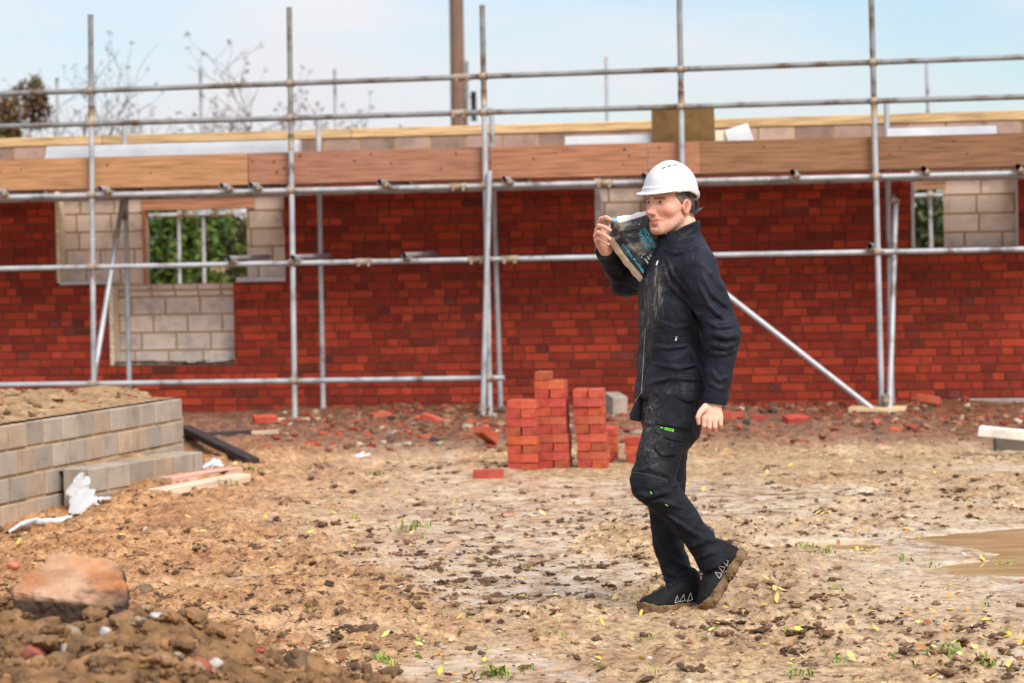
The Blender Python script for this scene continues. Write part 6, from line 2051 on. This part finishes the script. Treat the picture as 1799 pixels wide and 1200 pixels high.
def make_boot(org, Fm):
    def W(q): return org + (np.asarray(q, float) * BS) @ Fm
    def toL(P): return (P - org) @ Fm.T / BS
    cx = np.array([[-0.12, -0.09, -0.03], [0.24, 0.09, 0.21]])
    corners = np.array([W([cx[i][0], cx[j][1], cx[k][2]]) for i in (0, 1) for j in (0, 1) for k in (0, 1)])
    lo, hi = corners.min(0), corners.max(0)
    v, f = polygonize(lambda P: boot_local(toL(P), False) * BS, lo, hi, 0.0027)
    b = pmesh('boot', v, f, M['boot'])
    v, f = polygonize(lambda P: boot_local(toL(P), True) * BS, lo, hi, 0.0027)
    pmesh('sole', v, f, M['mud_sole'], None, True, b)
    # three outlined triangles on the outer side
    mb = MB()
    for i, x0 in enumerate((0.058, 0.030, 0.000)):
        tri = [(x0 + 0.010, 0.040), (x0 - 0.012, 0.040 + 0.004 * i), (x0 + 0.002 - 0.004, 0.069 + 0.004 * i)]
        for a, c in ((0, 1), (1, 2), (2, 0)):
            pts = []
            for t in np.linspace(0, 1, 6):
                x = tri[a][0] + (tri[c][0] - tri[a][0]) * t; z = tri[a][1] + (tri[c][1] - tri[a][1]) * t
                y = 0.075
                for _ in range(25): y -= boot_local(np.array([[x, y, z]]), False)[0] * 0.8
                pts.append(W([x, y + 0.0008, z]))
            mb.tube(np.array(pts), 0.0012, 5)
    pmesh('reflective_triangles', np.concatenate(mb.V), mb.F, M['reflect'], None, True, b)
    mb = MB()
    for i in range(4):
        x0 = 0.03 + 0.022 * i; pts = []
        for y in np.linspace(-0.024, 0.024, 7):
            z = 0.2
            for _ in range(30): z -= boot_local(np.array([[x0, y, z]]), False)[0] * 0.8
            pts.append(W([x0 + 0.004 * (1 if i % 2 else -1) * y / 0.024, y, z + 0.001]))
        mb.tube(np.array(pts), 0.0022, 6)
    pmesh('laces', np.concatenate(mb.V), mb.F, M['lace'], None, True, b)
    mb = MB(); mb.tube(np.array([W([-0.066, 0, 0.145]), W([-0.088, 0, 0.165]), W([-0.090, 0, 0.183]), W([-0.074, 0, 0.176])]), 0.004, 6)
    pmesh('pull_loop', np.concatenate(mb.V), mb.F, M['strap'], None, True, b)
    return b
M['lace'] = ramp_mat('lace', [(0.02, 0.02, 0.024), (0.06, 0.06, 0.065)], 60, 3, 0.6, 0)
make_boot(BA, FB)
make_boot(NBo, NB)

# ---------------------------------------------------------------- the bag on his shoulder
BAGQ = [(1073, 383), (1098, 381), (1150, 366), (1176, 420), (1130, 497), (1122, 494), (1100, 466), (1073, 428)]
BC = J(1118, 430, 0.075)
BN = unit([-0.10, -1.0, 0.06])                      # printed face normal, towards the camera
b1 = unit(J(1125, 494, 0) - J(1072, 408, 0)); b1 = unit(b1 - BN * (b1 @ BN)); b2 = np.cross(BN, b1)
def bag_fn(P):
    q = P - BC
    n = q @ BN
    # outline measured on the bag's own mid plane
    Q = P - BN * n[:, None]
    px, py = proj(Q)
    sd = poly_sd(px, py, BAGQ) * (YPER / FPX)
    edge = np.clip(sd, -0.05, 0.05)
    th = 0.052 * np.sqrt(np.clip(edge / 0.05, 0, 1) + 0.02) + 0.004
    wr = 0.012 * (fbm3(P * 16, 3, 71) - 0.5) + 0.010 * (np.abs(2 * fbm3(P * 20, 2, 73) - 1) - 0.4)
    d = np.maximum(-sd, (np.abs(n) - th) * 0.75)
    return smax(-sd - 0.001, (np.abs(n) - th) * 0.75, 0.012) + wr
bl_, bh_ = BC - np.array([0.16, 0.13, 0.2]), BC + np.array([0.18, 0.13, 0.2])
gv, gf = polygonize(bag_fn, bl_, bh_, 0.0026)
def bag_color(V):
    px, py = proj(V)
    n = (V - BC) @ BN
    c = np.tile([0.016, 0.017, 0.022], (len(V), 1))
    def blend(w, col):
        nonlocal c
        w = np.clip(w, 0, 1)[:, None]; c = c * (1 - w) + w * np.asarray(col)
    dust = sstep(0.5, 0.72, fbm3(V * np.array([22, 22, 30]), 4, 81)) * (0.35 + 0.6 * np.exp(-0.5 * (((px - 1100) / 22) ** 2 + ((py - 410) / 20) ** 2)) + 0.5 * np.exp(-0.5 * (((px - 1118) / 20) ** 2 + ((py - 432) / 9) ** 2)))
    blend(dust * 0.8, (0.32, 0.27, 0.2))
    blend(0.6 * sstep(0.76, 0.9, noise3(V * 230, 83)) * np.exp(-0.5 * ((py - 385) / 12) ** 2), (0.6, 0.6, 0.6))
    # white band along the upper edge, paper-coloured band along the lower left edge
    top = line_d(px, py, [(1090, 384), (1115, 377), (1152, 364)])
    blend(sstep(7.5, 6.0, top - 0.0) , (0.74, 0.74, 0.74))
    lowl = line_d(px, py, [(1072, 424), (1098, 462), (1126, 497)])
    blend(sstep(9.5, 7.5, lowl + 3 * (fbm3(V * 40, 2, 84) - 0.5)), (0.6, 0.54, 0.44))
    blend(sstep(0.0, -0.012, n), (0.5, 0.42, 0.3))
    blend(sstep(4.5, 3.0, np.hypot((px - 1080) / 1.3, py - 385) + 4 * (fbm3(V * 50, 2, 86) - 0.5)), (0.16, 0.42, 0.5))
    blend(sstep(3.6, 2.8, np.hypot(px - 1101.5, (py - 472) / 1.2)), (0.3, 0.58, 0.62))
    blend(0.8 * sstep(7, 5, np.hypot(px - 1078, py - 402)) * sstep(0.4, 0.55, fbm3(V * 60, 2, 85)), (0.05, 0.045, 0.04))
    return c
M['bag'] = ramp_mat('bag_plastic', [(0.9, 0.9, 0.9), (1.1, 1.1, 1.1)], 20, 4, 0.42, 0.3, 60, 0.003, attr=True, spec=0.45)
bag = mesh_np('cement_bag', gv - BC, gf, M['bag'], bag_color(gv), True)
bag.location = Vector(BC)
tag(bag, 'black dusty cement bag with blue lettering carried on the man\'s shoulder', 'bag')
M['teal'] = ramp_mat('teal_print', [(0.05, 0.36, 0.5), (0.07, 0.42, 0.57)], 40, 3, 0.5, 0)
M['print_white'] = ramp_mat('white_print', [(0.55, 0.55, 0.53), (0.75, 0.75, 0.73)], 60, 3, 0.5, 0)
def bag_text(s, o, xd, yd, w, h, mat, nm, bold=0.0):
    P, F = lay_text(bag_fn, s, o, unit(xd), unit(yd), w, h, nm, mat, None, 0.0028, bold, True)
    ob = mesh_np(nm, P - BC, F, M[mat]); ob.parent = bag
r1 = np.array([1120.2, 406.5]) - np.array([1141, 440.5])
bag_text('GENERAL', (1145, 437), r1, (-r1[1] * -1, r1[0] * -1), 38, 7.4, 'teal', 'lettering', 0.03)
bag_text('PURPOSE', (1153.5, 432.5), r1, (-r1[1] * -1, r1[0] * -1), 39, 7.0, 'teal', 'lettering', 0.03)
bag_text('GENERAL PURPOSE', (1092.5, 430), (0.60, 0.80), (0.80, -0.60), 60, 3.8, 'teal', 'lettering', 0.04)
def bag_marks():
    def mark(nm, P, r):
        mb = MB(); mb.tube(P, r, 6)
        o = mesh_np(nm, np.concatenate(mb.V) - BC, mb.F, M['print_white'], None, True); o.parent = bag
    for (a, b) in [((1132, 454), (1142, 468)), ((1136.5, 450), (1146, 463)), ((1141, 447), (1149.5, 458))]:
        mark('printed_bar', march(bag_fn, np.linspace(a[0], b[0], 6), np.linspace(a[1], b[1], 6)) + np.array([0, 0.001, 0]), 0.0045)
    for (x, y) in [(1127.5, 452), (1130, 448), (1133.5, 446), (1129, 478.5), (1123, 394)]:
        mark('printed_dot', march(bag_fn, [x - 0.8, x + 0.8], [y, y]), 0.0022)
    for i in range(9):
        x, y = 1091 + i * 1.55, 433 + i * 2.05
        mark('printed_dash', march(bag_fn, [x, x + 0.9], [y, y + 0.5]), 0.0009)
bag_marks()
